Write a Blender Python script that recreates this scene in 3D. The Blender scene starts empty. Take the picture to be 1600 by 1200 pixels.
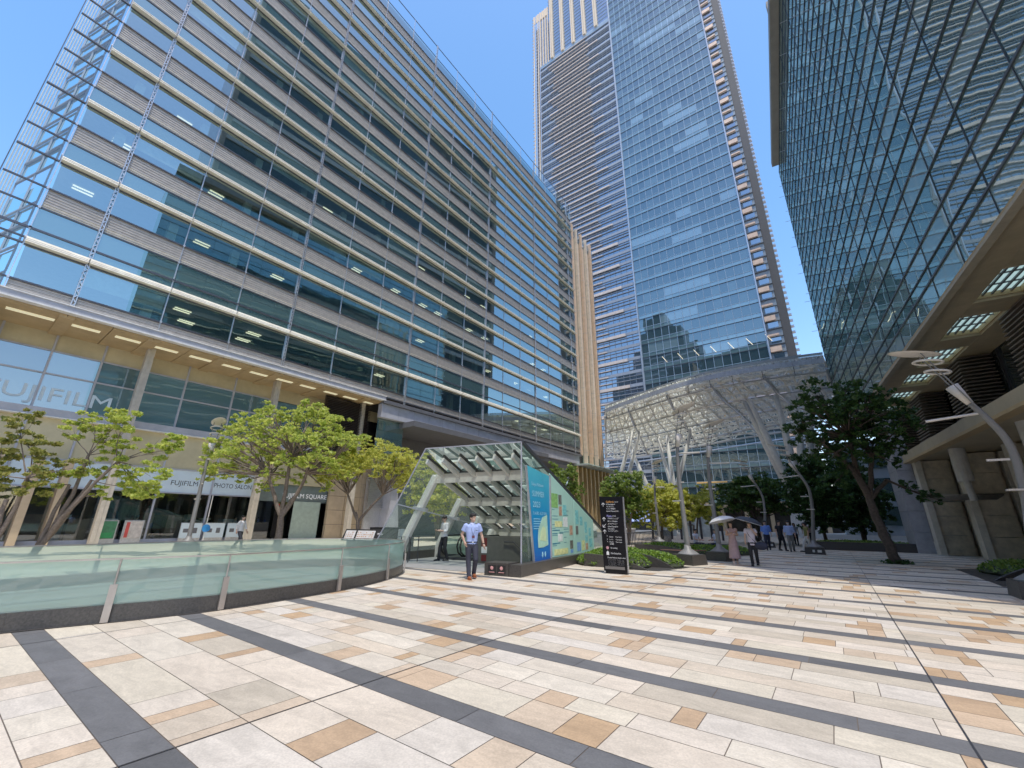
import bpy, math, random
from mathutils import Vector, Matrix
R = math.radians
rnd = random.Random(7)
C = bpy.context.scene.collection
sc = bpy.context.scene

# ------------------------------------------------------------------ camera
F, YAW, PIT, ROL, RA = 647.81, 0.63578, 0.321794, 0.0090925, -0.08597
cf = Vector((-math.sin(YAW)*math.cos(PIT), math.cos(YAW)*math.cos(PIT), math.sin(PIT)))
cr = cf.cross(Vector((0, 0, 1))).normalized(); cu = cr.cross(cf)
r2 = math.cos(ROL)*cr + math.sin(ROL)*cu; u2 = -math.sin(ROL)*cr + math.cos(ROL)*cu
CAM = Vector((0, 0, 1.5))
cam = bpy.data.cameras.new('camera'); co = bpy.data.objects.new('camera', cam); C.objects.link(co)
M = Matrix((r2, u2, -cf)).transposed().to_4x4(); M.translation = CAM
co.matrix_world = M
cam.sensor_width = 36; cam.lens = F/1600*36; cam.clip_end = 5000; cam.clip_start = .05
sc.camera = co

# ------------------------------------------------------------------ mesh builder
class MB:
    def __init__(s): s.v, s.f, s.m = [], [], []
    def face(s, pts, mi=0):
        n = len(s.v); s.v += [tuple(p) for p in pts]; s.f.append(tuple(range(n, n+len(pts)))); s.m.append(mi)
    def hexa(s, p, mi=0):
        n = len(s.v); s.v += [tuple(q) for q in p]
        for q in ((0, 3, 2, 1), (4, 5, 6, 7), (0, 1, 5, 4), (1, 2, 6, 5), (2, 3, 7, 6), (3, 0, 4, 7)):
            s.f.append(tuple(n+i for i in q)); s.m.append(mi)
    def box(s, x0, x1, y0, y1, z0, z1, mi=0):
        if x0 > x1: x0, x1 = x1, x0
        if y0 > y1: y0, y1 = y1, y0
        if z0 > z1: z0, z1 = z1, z0
        s.hexa([(x0, y0, z0), (x1, y0, z0), (x1, y1, z0), (x0, y1, z0), (x0, y0, z1), (x1, y0, z1), (x1, y1, z1), (x0, y1, z1)], mi); return s
    def bar(s, p, q, w, h, mi=0, up=(0, 0, 1)):
        p, q = Vector(p), Vector(q); d = (q-p).normalized(); up = Vector(up)
        a = d.cross(up)
        if a.length < 1e-4: a = d.cross(Vector((0, 1, 0)))
        a.normalize(); b = a.cross(d); a = a*w/2; b = b*h/2
        s.hexa([p-a-b, p+a-b, q+a-b, q-a-b, p-a+b, p+a+b, q+a+b, q-a+b], mi); return s
    def tube(s, pts, rad, n=8, mi=0, sx=1, cap=True):
        pts = [Vector(p) for p in pts]
        if not isinstance(rad, (list, tuple)): rad = [rad]*len(pts)
        base = len(s.v); ref = None
        for i, p in enumerate(pts):
            d = (pts[min(i+1, len(pts)-1)]-pts[max(i-1, 0)]).normalized()
            if ref is None:
                ref = Vector((1, 0, 0)) if abs(d.x) < .9 else Vector((0, 1, 0))
            a = (ref-d*ref.dot(d)).normalized(); b = d.cross(a); ref = a
            for k in range(n):
                t = 2*math.pi*k/n
                s.v.append(tuple(p+(a*math.cos(t)*sx+b*math.sin(t))*rad[i]))
        for i in range(len(pts)-1):
            for k in range(n):
                k2 = (k+1) % n
                s.f.append((base+i*n+k, base+i*n+k2, base+(i+1)*n+k2, base+(i+1)*n+k)); s.m.append(mi)
        if cap:
            s.f.append(tuple(base+k for k in reversed(range(n)))); s.m.append(mi)
            e = base+(len(pts)-1)*n
            s.f.append(tuple(e+k for k in range(n))); s.m.append(mi)
        return s
    def rings(s, rl, n=16, mi=0, cap=True):      # rl: (cx,cy,cz,rx,ry)
        base = len(s.v)
        for (x, y, z, rx, ry) in rl:
            for k in range(n):
                t = 2*math.pi*k/n; s.v.append((x+rx*math.cos(t), y+ry*math.sin(t), z))
        for i in range(len(rl)-1):
            for k in range(n):
                k2 = (k+1) % n
                s.f.append((base+i*n+k, base+i*n+k2, base+(i+1)*n+k2, base+(i+1)*n+k)); s.m.append(mi)
        if cap:
            s.f.append(tuple(base+k for k in reversed(range(n)))); s.m.append(mi)
            e = base+(len(rl)-1)*n
            s.f.append(tuple(e+k for k in range(n))); s.m.append(mi)
        return s
    def ell(s, c, r, n=12, m=8, mi=0, rot=None):
        base = len(s.v); c = Vector(c)
        def P(a, b):
            v = Vector((r[0]*math.cos(a)*math.sin(b), r[1]*math.sin(a)*math.sin(b), r[2]*math.cos(b)))
            return tuple(c+(rot @ v if rot else v))
        s.v.append(P(0, 0))
        for j in range(1, m):
            for k in range(n): s.v.append(P(2*math.pi*k/n, math.pi*j/m))
        s.v.append(P(0, math.pi)); e = len(s.v)-1
        for k in range(n):
            k2 = (k+1) % n
            s.f.append((base, base+1+k, base+1+k2)); s.m.append(mi)
            for j in range(m-2):
                a = base+1+j*n
                s.f.append((a+k, a+n+k, a+n+k2, a+k2)); s.m.append(mi)
            a = base+1+(m-2)*n
            s.f.append((a+k, e, a+k2)); s.m.append(mi)
        return s
    def prism(s, poly, ax, mi=0):                # poly: list of 3d points, extruded by vector ax
        ax = Vector(ax); p = [Vector(q) for q in poly]; n = len(p); b = len(s.v)
        s.v += [tuple(q) for q in p]+[tuple(q+ax) for q in p]
        s.f.append(tuple(b+i for i in reversed(range(n)))); s.f.append(tuple(b+n+i for i in range(n))); s.m += [mi, mi]
        for i in range(n):
            j = (i+1) % n; s.f.append((b+i, b+j, b+n+j, b+n+i)); s.m.append(mi)
        return s
    def add(s, o, mtx=None):
        b = len(s.v); s.v += [tuple(mtx @ Vector(v)) for v in o.v] if mtx else o.v
        s.f += [tuple(b+i for i in f) for f in o.f]; s.m += o.m; return s
    def mesh(s, name, mats, smooth=False):
        me = bpy.data.meshes.new(name); me.from_pydata(s.v, [], s.f)
        if not isinstance(mats, (list, tuple)): mats = [mats]
        for m in mats: me.materials.append(m)
        if len(mats) > 1: me.polygons.foreach_set('material_index', s.m)
        if smooth: me.polygons.foreach_set('use_smooth', [True]*len(me.polygons))
        me.update(); return me

def put(name, me, root=None, local=False):
    o = bpy.data.objects.new(name, me); C.objects.link(o)
    if root is not None:
        o.parent = root
        if not local:
            w = WORLD[root.name]
            o.matrix_parent_inverse = w.inverted()
        WORLD[o.name] = Matrix() if not local else WORLD[root.name]
    else: WORLD[o.name] = Matrix()
    return o
WORLD = {}
def part(name, mb, mats, root=None, local=False, smooth=False, **kw):
    o = put(name, mb.mesh(name, mats, smooth), root, local)
    for k, v in kw.items(): o[k] = v
    return o
def tag(o, label, cat, group=None):
    o['label'] = label; o['category'] = cat
    if group: o['group'] = group
    return o
def thing(name, label, cat, loc=(0, 0, 0), rz=0, group=None):
    o = bpy.data.objects.new(name, None); C.objects.link(o); o.empty_display_size = .2
    o.location = loc; o.rotation_euler = (0, 0, rz)
    WORLD[o.name] = Matrix.Translation(loc) @ Matrix.Rotation(rz, 4, 'Z')
    return tag(o, label, cat, group)
def struct(name, mb, mats, smooth=False):
    o = part(name, mb, mats, smooth=smooth); o['kind'] = 'structure'; return o
def dup(root, loc, rz, label, group=None, scale=None):
    r = root.copy(); C.objects.link(r); r.location = loc; r.rotation_euler = (0, 0, rz); r['label'] = label
    if scale: r.scale = scale
    if group: r['group'] = group
    def rec(a, b):
        for ch in [o for o in C.objects if o.parent == a]:
            c = ch.copy(); C.objects.link(c); c.parent = b; rec(ch, c)
    rec(root, r); return r
def limited(name, items, mats, root, limit=100, wm=None):
    """items: MBs, one per repeat; the largest in view become parts of their own, the rest one stuff part"""
    def size(mb):
        vs = [Vector(v) for v in mb.v]
        if wm: vs = [wm @ v for v in vs]
        q = []
        for v in vs:
            d = v-CAM; z = d.dot(cf)
            if z <= .3: return 0
            q.append((F*d.dot(r2)/z, F*d.dot(u2)/z))
        x0, x1 = max(-800, min(a[0] for a in q)), min(800, max(a[0] for a in q))
        y0, y1 = max(-600, min(a[1] for a in q)), min(600, max(a[1] for a in q))
        return max(0, x1-x0)*max(0, y1-y0)
    items = sorted(items, key=size, reverse=True)
    for mb in items[:limit]: part(name, mb, mats, root, local=bool(wm))
    if len(items) > limit:
        r = MB()
        for mb in items[limit:]: r.add(mb)
        part(name, r, mats, root, local=bool(wm), kind='stuff')

# ------------------------------------------------------------------ materials
def nmat(name):
    m = bpy.data.materials.new(name); m.use_nodes = True; nt = m.node_tree; nt.nodes.clear()
    o = nt.nodes.new('ShaderNodeOutputMaterial'); return m, nt, o
def N(nt, t, **kw):
    n = nt.nodes.new(t)
    for k, v in kw.items():
        if k in n.inputs.keys(): n.inputs[k].default_value = v
        else: setattr(n, k, v)
    return n
def c4(c): return (c[0], c[1], c[2], 1)
def mat(name, col, rough=.6, metal=0, ns=3, na=.15, bump=0, bs=40, isl=0, emit=0, spec=.5, col2=None, coat=0):
    m, nt, o = nmat(name); L = nt.links
    b = N(nt, 'ShaderNodeBsdfPrincipled'); L.new(b.outputs[0], o.inputs[0])
    b.inputs['Roughness'].default_value = rough; b.inputs['Metallic'].default_value = metal
    b.inputs['Specular IOR Level'].default_value = spec; b.inputs['Coat Weight'].default_value = coat
    g = N(nt, 'ShaderNodeNewGeometry')
    no = N(nt, 'ShaderNodeTexNoise'); no.inputs['Scale'].default_value = ns; no.inputs['Detail'].default_value = 6; no.inputs['Roughness'].default_value = .65
    L.new(g.outputs['Position'], no.inputs['Vector'])
    mx = N(nt, 'ShaderNodeMix', data_type='RGBA')
    hi = col2 if col2 else tuple(min(1, c*(1+na)) for c in col)
    lo = col if col2 else tuple(c*(1-na) for c in col)
    mx.inputs[6].default_value = c4(lo); mx.inputs[7].default_value = c4(hi)
    mr = N(nt, 'ShaderNodeMapRange'); mr.inputs[1].default_value = .3; mr.inputs[2].default_value = .7
    L.new(no.outputs[0], mr.inputs[0]); L.new(mr.outputs[0], mx.inputs[0])
    out = mx.outputs[2]
    if isl:
        hs = N(nt, 'ShaderNodeHueSaturation'); mm = N(nt, 'ShaderNodeMapRange')
        mm.inputs[3].default_value = 1-isl; mm.inputs[4].default_value = 1+isl
        L.new(g.outputs['Random Per Island'], mm.inputs[0]); L.new(mm.outputs[0], hs.inputs['Value']); L.new(out, hs.inputs['Color']); out = hs.outputs[0]
    L.new(out, b.inputs['Base Color'])
    if bump:
        n2 = N(nt, 'ShaderNodeTexNoise'); n2.inputs['Scale'].default_value = bs; n2.inputs['Detail'].default_value = 4
        L.new(g.outputs['Position'], n2.inputs['Vector'])
        bp = N(nt, 'ShaderNodeBump'); bp.inputs['Strength'].default_value = bump; bp.inputs['Distance'].default_value = .01
        L.new(n2.outputs[0], bp.inputs['Height']); L.new(bp.outputs[0], b.inputs['Normal'])
    if emit:
        L.new(out, b.inputs['Emission Color']); b.inputs['Emission Strength'].default_value = emit
    return m
def glass(name, inner, refl=.25, tint=(.9, .95, 1), ior=1.5, tilt=.006, see=None, rough=.0, ivar=.25, wave=.0, ramp=None, emit=0.0):
    """curtain-wall glass: a mirror layer over a dark inside (or over a clear pane if see = tint)"""
    m, nt, o = nmat(name); L = nt.links
    g = N(nt, 'ShaderNodeNewGeometry')
    wn = N(nt, 'ShaderNodeTexWhiteNoise', noise_dimensions='1D'); L.new(g.outputs['Random Per Island'], wn.inputs['W'])
    s1 = N(nt, 'ShaderNodeVectorMath', operation='SUBTRACT'); s1.inputs[1].default_value = (.5, .5, .5); L.new(wn.outputs['Color'], s1.inputs[0])
    s2 = N(nt, 'ShaderNodeVectorMath', operation='SCALE'); s2.inputs['Scale'].default_value = tilt; L.new(s1.outputs[0], s2.inputs[0])
    nz = g.outputs['Normal']
    if wave:
        tn = N(nt, 'ShaderNodeTexNoise'); tn.inputs['Scale'].default_value = .35; L.new(g.outputs['Position'], tn.inputs['Vector'])
        t1 = N(nt, 'ShaderNodeVectorMath', operation='SUBTRACT'); t1.inputs[1].default_value = (.5, .5, .5); L.new(tn.outputs['Color'], t1.inputs[0])
        t2 = N(nt, 'ShaderNodeVectorMath', operation='SCALE'); t2.inputs['Scale'].default_value = wave; L.new(t1.outputs[0], t2.inputs[0])
        t3 = N(nt, 'ShaderNodeVectorMath', operation='ADD'); L.new(t2.outputs[0], t3.inputs[0]); L.new(nz, t3.inputs[1]); nz = t3.outputs[0]
    s3 = N(nt, 'ShaderNodeVectorMath', operation='ADD'); L.new(s2.outputs[0], s3.inputs[0]); L.new(nz, s3.inputs[1])
    s4 = N(nt, 'ShaderNodeVectorMath', operation='NORMALIZE'); L.new(s3.outputs[0], s4.inputs[0])
    gl = N(nt, 'ShaderNodeBsdfGlossy'); gl.inputs['Color'].default_value = c4(tint); gl.inputs['Roughness'].default_value = rough; L.new(s4.outputs[0], gl.inputs['Normal'])
    fr = N(nt, 'ShaderNodeFresnel'); fr.inputs['IOR'].default_value = ior
    ma = N(nt, 'ShaderNodeMath', operation='MULTIPLY_ADD', use_clamp=True); ma.inputs[1].default_value = 1-refl; ma.inputs[2].default_value = refl; L.new(fr.outputs[0], ma.inputs[0])
    if see:
        back = N(nt, 'ShaderNodeBsdfTransparent'); back.inputs[0].default_value = c4(see)
    else:
        back = N(nt, 'ShaderNodeBsdfPrincipled'); back.inputs['Roughness'].default_value = .5; back.inputs['Specular IOR Level'].default_value = 0
        rp = N(nt, 'ShaderNodeValToRGB'); e = rp.color_ramp.elements; rp.color_ramp.interpolation = 'CONSTANT' if ramp else 'LINEAR'
        if ramp:
            e[0].position = ramp[0][0]; e[0].color = c4(ramp[0][1]); e[1].position = ramp[1][0]; e[1].color = c4(ramp[1][1])
            for p, cc in ramp[2:]: x = e.new(p); x.color = c4(cc)
        else:
            e[0].color = c4(tuple(c*(1-ivar) for c in inner)); e[1].color = c4(tuple(c*(1+ivar) for c in inner))
        L.new(wn.outputs[0], rp.inputs[0]); L.new(rp.outputs[0], back.inputs['Base Color'])
        if emit: L.new(rp.outputs[0], back.inputs['Emission Color']); back.inputs['Emission Strength'].default_value = emit
    mx = N(nt, 'ShaderNodeMixShader'); L.new(ma.outputs[0], mx.inputs[0]); L.new(back.outputs[0], mx.inputs[1]); L.new(gl.outputs[0], mx.inputs[2]); L.new(mx.outputs[0], o.inputs[0])
    return m
def leafmat(name, a, b, tr=.35):
    m, nt, o = nmat(name); L = nt.links
    g = N(nt, 'ShaderNodeNewGeometry'); rp = N(nt, 'ShaderNodeValToRGB'); rp.color_ramp.elements[0].color = c4(a); rp.color_ramp.elements[1].color = c4(b)
    L.new(g.outputs['Random Per Island'], rp.inputs[0])
    p = N(nt, 'ShaderNodeBsdfPrincipled'); p.inputs['Roughness'].default_value = .5; p.inputs['Specular IOR Level'].default_value = .35; L.new(rp.outputs[0], p.inputs['Base Color'])
    t = N(nt, 'ShaderNodeBsdfTranslucent'); hs = N(nt, 'ShaderNodeHueSaturation'); hs.inputs['Value'].default_value = 1.5; hs.inputs['Hue'].default_value = .485; L.new(rp.outputs[0], hs.inputs['Color']); L.new(hs.outputs[0], t.inputs[0])
    mx = N(nt, 'ShaderNodeMixShader'); mx.inputs[0].default_value = tr; L.new(p.outputs[0], mx.inputs[1]); L.new(t.outputs[0], mx.inputs[2]); L.new(mx.outputs[0], o.inputs[0])
    return m

def text_mb(s, size, width=None, bold=0):
    """text as flat mesh in local XY plane (x right, y up), left-bottom at the origin"""
    cu_ = bpy.data.curves.new('text', 'FONT'); cu_.body = s; cu_.size = size; cu_.resolution_u = 3; cu_.offset = bold
    ob = bpy.data.objects.new('text', cu_); C.objects.link(ob)
    dg = bpy.context.evaluated_depsgraph_get(); me = bpy.data.meshes.new_from_object(ob.evaluated_get(dg))
    mb = MB(); mb.v = [tuple(v.co) for v in me.vertices]; mb.f = [tuple(p.vertices) for p in me.polygons]; mb.m = [0]*len(mb.f)
    bpy.data.objects.remove(ob); bpy.data.curves.remove(cu_); bpy.data.meshes.remove(me)
    if mb.v and width:
        x1 = max(v[0] for v in mb.v); k = width/x1; mb.v = [(v[0]*k, v[1], v[2]) for v in mb.v]
    return mb
def frame(origin, xdir, ydir=(0, 0, 1)):
    x = Vector(xdir).normalized(); y = Vector(ydir).normalized(); z = x.cross(y)
    m = Matrix((x, y, z)).transposed().to_4x4(); m.translation = Vector(origin); return m
# ------------------------------------------------------------------ light
SUNAZ = Vector((.77, -.64, 0)).normalized(); EL = R(70)
S = Vector((SUNAZ.x*math.cos(EL), SUNAZ.y*math.cos(EL), math.sin(EL)))
w = bpy.data.worlds.new("World"); sc.world = w; w.use_nodes = True
nt = w.node_tree; bg = nt.nodes['Background']; sky = nt.nodes.new('ShaderNodeTexSky'); sky.sky_type = 'NISHITA'; sky.sun_disc = False
sky.sun_elevation = EL; sky.sun_rotation = math.atan2(S.x, S.y); sky.air_density = 1.0; sky.dust_density = .6; sky.ozone_density = 1.5; sky.altitude = 0
hs = nt.nodes.new('ShaderNodeHueSaturation'); hs.inputs['Saturation'].default_value = 1.30
nt.links.new(sky.outputs[0], hs.inputs['Color']); mt_ = nt.nodes.new('ShaderNodeMix'); mt_.data_type = 'RGBA'; mt_.blend_type = 'MULTIPLY'; mt_.inputs[0].default_value = 1; mt_.inputs[7].default_value = (1.17, .955, .87, 1); nt.links.new(hs.outputs[0], mt_.inputs[6]); nt.links.new(mt_.outputs[2], bg.inputs[0]); bg.inputs[1].default_value = SKYS = .375
sl = bpy.data.lights.new('sun', 'SUN'); sl.energy = 3.3; sl.angle = R(.53); sl.color = (1, .935, .84)
so = bpy.data.objects.new('sun', sl); C.objects.link(so); so.rotation_euler = S.to_track_quat('Z', 'Y').to_euler(); so.location = (30, -30, 80)
sc.view_settings.view_transform = 'Standard'; sc.view_settings.look = 'None'; sc.view_settings.exposure = 0; sc.view_settings.gamma = 1.15
sc.cycles.max_bounces = 10; sc.cycles.transparent_max_bounces = 24; sc.cycles.glossy_bounces = 4; sc.cycles.diffuse_bounces = 3

# ------------------------------------------------------------------ palette
m_stone = None
m_dark = mat('dark_metal', (.045, .045, .05), .45, .3)
m_trans = mat('transom_metal', (.10, .105, .125), .35, .5)
m_alu = mat('aluminium', (.55, .56, .58), .3, .6, ns=8)
m_white = mat('white_paint', (.74, .74, .72), .45)
m_steelw = mat('cream_painted_steel', (.95, .93, .82), .45)
m_beige = mat('beige_shelf', (.92, .85, .69), .5, ns=2)
m_louv = mat('louvre_wood_tone', (.50, .46, .41), .35)
m_louvhi = mat('louvre_bright_slat', (.88, .78, .58), .5)
m_soff = mat('tan_soffit_panel', (.46, .33, .17), .6, ns=1)
m_soff2 = mat('brown_soffit_panel', (.46, .37, .24), .6, ns=1.2, bump=.2)
m_grey = mat('grey_cladding', (.40, .41, .46), .5, ns=1.5)
m_greyd = mat('dark_grey_cladding', (.115, .118, .13), .5, ns=1.5)
m_lstone = mat('beige_stone_cladding', (.50, .38, .24), .7, ns=1.2, bump=.2)
m_cream = mat('cream_panel', (.52, .45, .27), .6, ns=.8)
m_terra = mat('terracotta_fin', (.72, .50, .32), .65, ns=1.5)
m_terra2 = mat('pale_terracotta_fin', (.76, .62, .45), .65, ns=1.5)
m_gold = mat('bronze_gold_fin', (.56, .40, .19), .4, .35)
m_black = mat('black_gloss_panel', (.008, .008, .010), .35, spec=.15)
m_blk = mat('black_matte', (.014, .013, .013), .6)
m_kerb = mat('dark_granite', (.050, .045, .040), .4, ns=30, na=.5, bump=.3, bs=120)
m_conc = mat('grey_concrete', (.27, .27, .26), .8, ns=4, bump=.2)
m_bark = mat('bark', (.16, .125, .10), .9, ns=12, na=.4, bump=.8, bs=40)
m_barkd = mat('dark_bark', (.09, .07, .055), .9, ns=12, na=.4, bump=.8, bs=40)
m_warm = mat('warm_lamp', (1, .88, .62), .5, emit=1.5, na=0)
m_lightw = mat('white_sign_face', (.62, .74, .80), .5, na=.05)
m_teal = glass('teal_spandrel_glass', (.060, .115, .12), .31, ior=1.5, ivar=.12, tint=(.76, .93, .90))
m_win = glass('clear_window_glass', (0, 0, 0), .36, ior=1.5, see=(.62, .80, .76), tilt=.004, tint=(.76, .93, .92))
m_louvg = glass('louvre_glass', (0, 0, 0), .16, ior=1.5, see=(.92, .93, .93), tilt=.003)
m_scr = glass('corner_screen_glass', (0, 0, 0), .05, ior=1.35, see=(.80, .93, .97), tilt=.002)
m_pane = glass('shop_glass', (0, 0, 0), .10, ior=1.45, see=(.62, .74, .72), tilt=.004)
m_rail = glass('green_rail_glass', (0, 0, 0), .10, ior=1.45, see=(.74, .88, .82), tilt=.003)
def milky(m, f, c):
    nt_ = m.node_tree; o = [n for n in nt_.nodes if n.type == 'OUTPUT_MATERIAL'][0]; sh = o.inputs[0].links[0].from_socket
    d = nt_.nodes.new('ShaderNodeBsdfTranslucent'); d.inputs[0].default_value = c4(c); e = nt_.nodes.new('ShaderNodeBsdfDiffuse'); e.inputs[0].default_value = c4(c)
    a = nt_.nodes.new('ShaderNodeMixShader'); nt_.links.new(d.outputs[0], a.inputs[1]); nt_.links.new(e.outputs[0], a.inputs[2])
    x = nt_.nodes.new('ShaderNodeMixShader'); x.inputs[0].default_value = f; nt_.links.new(sh, x.inputs[1]); nt_.links.new(a.outputs[0], x.inputs[2]); nt_.links.new(x.outputs[0], o.inputs[0])
milky(m_rail, .36, (.64, .86, .74))
m_gable_ = 0
m_gable = glass('pavilion_glass', (0, 0, 0), .06, ior=1.45, see=(.82, .93, .89), tilt=.003)
milky(m_gable, .10, (.56, .86, .72))

# ------------------------------------------------------------------ paving
def paving():
    stones = MB(); base = MB()
    cols = []
    y = 1.31-1.76*3; k = -3
    def ok(x, yy): return True
    base.face([(-45, -8, 0), (60, -8, 0), (60, 140, 0), (-45, 140, 0)])
    g = .004; z = .006
    JX = [-3.93+4.45*i for i in range(-9, 8)]
    def q(x0, x1, y0, y1, c):
        # split at the long joints
        stones.face([(x0+g, y0+g, z), (x1-g, y0+g, z), (x1-g, y1-g, z), (x0+g, y1-g, z)]); cols.append(c)
    while y < 62:
        w2 = .15
        x = -33.
        while x < 14:        # dark stripe pieces
            L = rnd.uniform(.9, 1.6); e = x+L
            for J in JX:
                if x < J-.01 < e: e = J
            v = rnd.uniform(.8, 1.2); q(x, min(e, 14), y-w2, y+w2, (.125*v, .126*v, .128*v)); x = e
        h = (1.76-.3)/4
        hs_ = rnd.choice([[h*1.3, h*1.4, h*1.3], [h, h, h, h], [h, h*.9, h*1.2, h*.9], [h*1.2, h*.8, h, h]])
        yy = y+w2
        for hh in hs_:
            x = -33.-rnd.random(); last_tan = False
            while x < 14:
                tan = rnd.random() < .33 and not last_tan or (last_tan and rnd.random() < .2)
                L = rnd.choice([.15, .2, .3, .36, .45]) if tan else rnd.choice([.4, .55, .7, .9, 1.1, 1.5])
                e = x+L
                for J in JX:
                    if x < J-.01 < e: e = J if e-J > .0 else e
                v = rnd.uniform(.93, 1.06)
                if tan: c = rnd.choice([(.52, .35, .20), (.48, .33, .20), (.56, .41, .27), (.58, .46, .33)])
                else: c = rnd.choice([(.66, .58, .47), (.67, .58, .46), (.60, .51, .39), (.64, .58, .49), (.68, .61, .49), (.61, .54, .43), (.55, .48, .37), (.64, .57, .44)])
                q(x, min(e, 14), yy, yy+hh, tuple(a*v for a in c)); x = e; last_tan = tan
            yy += hh
        y += 1.76; k += 1
    # material with per-stone colour
    m, nt, o = nmat('paving_stone'); L = nt.links
    at = N(nt, 'ShaderNodeVertexColor', layer_name='stone'); g_ = N(nt, 'ShaderNodeNewGeometry')
    b = N(nt, 'ShaderNodeBsdfPrincipled'); b.inputs['Roughness'].default_value = .62; b.inputs['Specular IOR Level'].default_value = .35
    n1 = N(nt, 'ShaderNodeTexNoise'); n1.inputs['Scale'].default_value = 2.2; n1.inputs['Detail'].default_value = 8; n1.inputs['Distortion'].default_value = .8; n1.inputs['Roughness'].default_value = .7
    n2 = N(nt, 'ShaderNodeTexNoise'); n2.inputs['Scale'].default_value = 70; n2.inputs['Detail'].default_value = 3
    sclv = N(nt, 'ShaderNodeVectorMath', operation='MULTIPLY'); sclv.inputs[1].default_value = (1, 2.5, 1)
    rv = N(nt, 'ShaderNodeVectorMath', operation='MULTIPLY_ADD'); 
    cmb = N(nt, 'ShaderNodeCombineXYZ'); mm = N(nt, 'ShaderNodeMath', operation='MULTIPLY'); mm.inputs[1].default_value = 50; L.new(g_.outputs['Random Per Island'], mm.inputs[0]); L.new(mm.outputs[0], cmb.inputs[2])
    ad = N(nt, 'ShaderNodeVectorMath', operation='ADD'); L.new(g_.outputs['Position'], sclv.inputs[0]); L.new(sclv.outputs[0], ad.inputs[0]); L.new(cmb.outputs[0], ad.inputs[1])
    L.new(ad.outputs[0], n1.inputs['Vector']); L.new(g_.outputs['Position'], n2.inputs['Vector'])
    r1 = N(nt, 'ShaderNodeMapRange'); r1.inputs[1].default_value = .3; r1.inputs[2].default_value = .7; r1.inputs[3].default_value = .78; r1.inputs[4].default_value = 1.12; L.new(n1.outputs[0], r1.inputs[0])
    r2_ = N(nt, 'ShaderNodeMapRange'); r2_.inputs[1].default_value = .3; r2_.inputs[2].default_value = .7; r2_.inputs[3].default_value = .87; r2_.inputs[4].default_value = 1.10; L.new(n2.outputs[0], r2_.inputs[0])
    mu = N(nt, 'ShaderNodeMath', operation='MULTIPLY'); L.new(r1.outputs[0], mu.inputs[0]); L.new(r2_.outputs[0], mu.inputs[1])
    n3 = N(nt, 'ShaderNodeTexNoise'); n3.inputs['Scale'].default_value = .5; n3.inputs['Detail'].default_value = 5; L.new(g_.outputs['Position'], n3.inputs['Vector'])
    r3 = N(nt, 'ShaderNodeMapRange'); r3.inputs[1].default_value = .3; r3.inputs[2].default_value = .7; r3.inputs[3].default_value = .93; r3.inputs[4].default_value = 1.05; L.new(n3.outputs[0], r3.inputs[0])
    mu2a = N(nt, 'ShaderNodeMath', operation='MULTIPLY'); L.new(mu.outputs[0], mu2a.inputs[0]); L.new(r3.outputs[0], mu2a.inputs[1])
    vo = N(nt, 'ShaderNodeTexVoronoi'); vo.inputs['Scale'].default_value = 1.1; L.new(g_.outputs['Position'], vo.inputs['Vector'])
    rs = N(nt, 'ShaderNodeMapRange'); rs.inputs[1].default_value = .012; rs.inputs[2].default_value = .022; rs.inputs[3].default_value = .45; rs.inputs[4].default_value = 1; L.new(vo.outputs['Distance'], rs.inputs[0])
    n4 = N(nt, 'ShaderNodeTexNoise'); n4.inputs['Scale'].default_value = 1.3; n4.inputs['Detail'].default_value = 9; n4.inputs['Roughness'].default_value = .75; L.new(g_.outputs['Position'], n4.inputs['Vector'])
    r4 = N(nt, 'ShaderNodeMapRange'); r4.inputs[1].default_value = .56; r4.inputs[2].default_value = .72; r4.inputs[3].default_value = 1; r4.inputs[4].default_value = .78; L.new(n4.outputs[0], r4.inputs[0])
    mu2b = N(nt, 'ShaderNodeMath', operation='MULTIPLY'); L.new(mu2a.outputs[0], mu2b.inputs[0]); L.new(rs.outputs[0], mu2b.inputs[1])
    mu2 = N(nt, 'ShaderNodeMath', operation='MULTIPLY'); L.new(mu2b.outputs[0], mu2.inputs[0]); L.new(r4.outputs[0], mu2.inputs[1])
    sv = N(nt, 'ShaderNodeVectorMath', operation='SCALE'); L.new(at.outputs[0], sv.inputs[0]); L.new(mu2.outputs[0], sv.inputs['Scale'])
    L.new(sv.outputs[0], b.inputs['Base Color'])
    bp = N(nt, 'ShaderNodeBump'); bp.inputs['Strength'].default_value = .35; bp.inputs['Distance'].default_value = .004; L.new(n2.outputs[0], bp.inputs['Height']); L.new(bp.outputs[0], b.inputs['Normal'])
    L.new(b.outputs[0], o.inputs[0])
    me = stones.mesh('plaza_paving', m)
    ca = me.color_attributes.new('stone', 'FLOAT_COLOR', 'CORNER'); data = []
    for c in cols: data += [c[0], c[1], c[2], 1]*4
    ca.data.foreach_set('color', data)
    o_ = put('plaza_paving', me); o_['kind'] = 'structure'
    j = mat('paving_joint', (.13, .105, .085), .9)
    b2 = MB(); b2.face([(-46, -9, .001), (14.2, -9, .001), (14.2, 63, .001), (-46, 63, .001)]); struct('paving_joints', b2, j)
    far = MB(); far.face([(-1500, -1500, -.004), (1500, -1500, -.004), (1500, 1500, -.004), (-1500, 1500, -.004)])
    struct('ground', far, mat('ground_concrete', (.34, .33, .31), .85, ns=.5, bump=.2))
paving()
for i in range(-6, 4):
    m_ = MB(); x_ = .52+4.45*i; m_.face([(x_-.007, -6, .0105), (x_+.007, -6, .0105), (x_+.007, 62, .0105), (x_-.007, 62, .0105)]); struct('expansion_joint', m_, m_dark)
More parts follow.
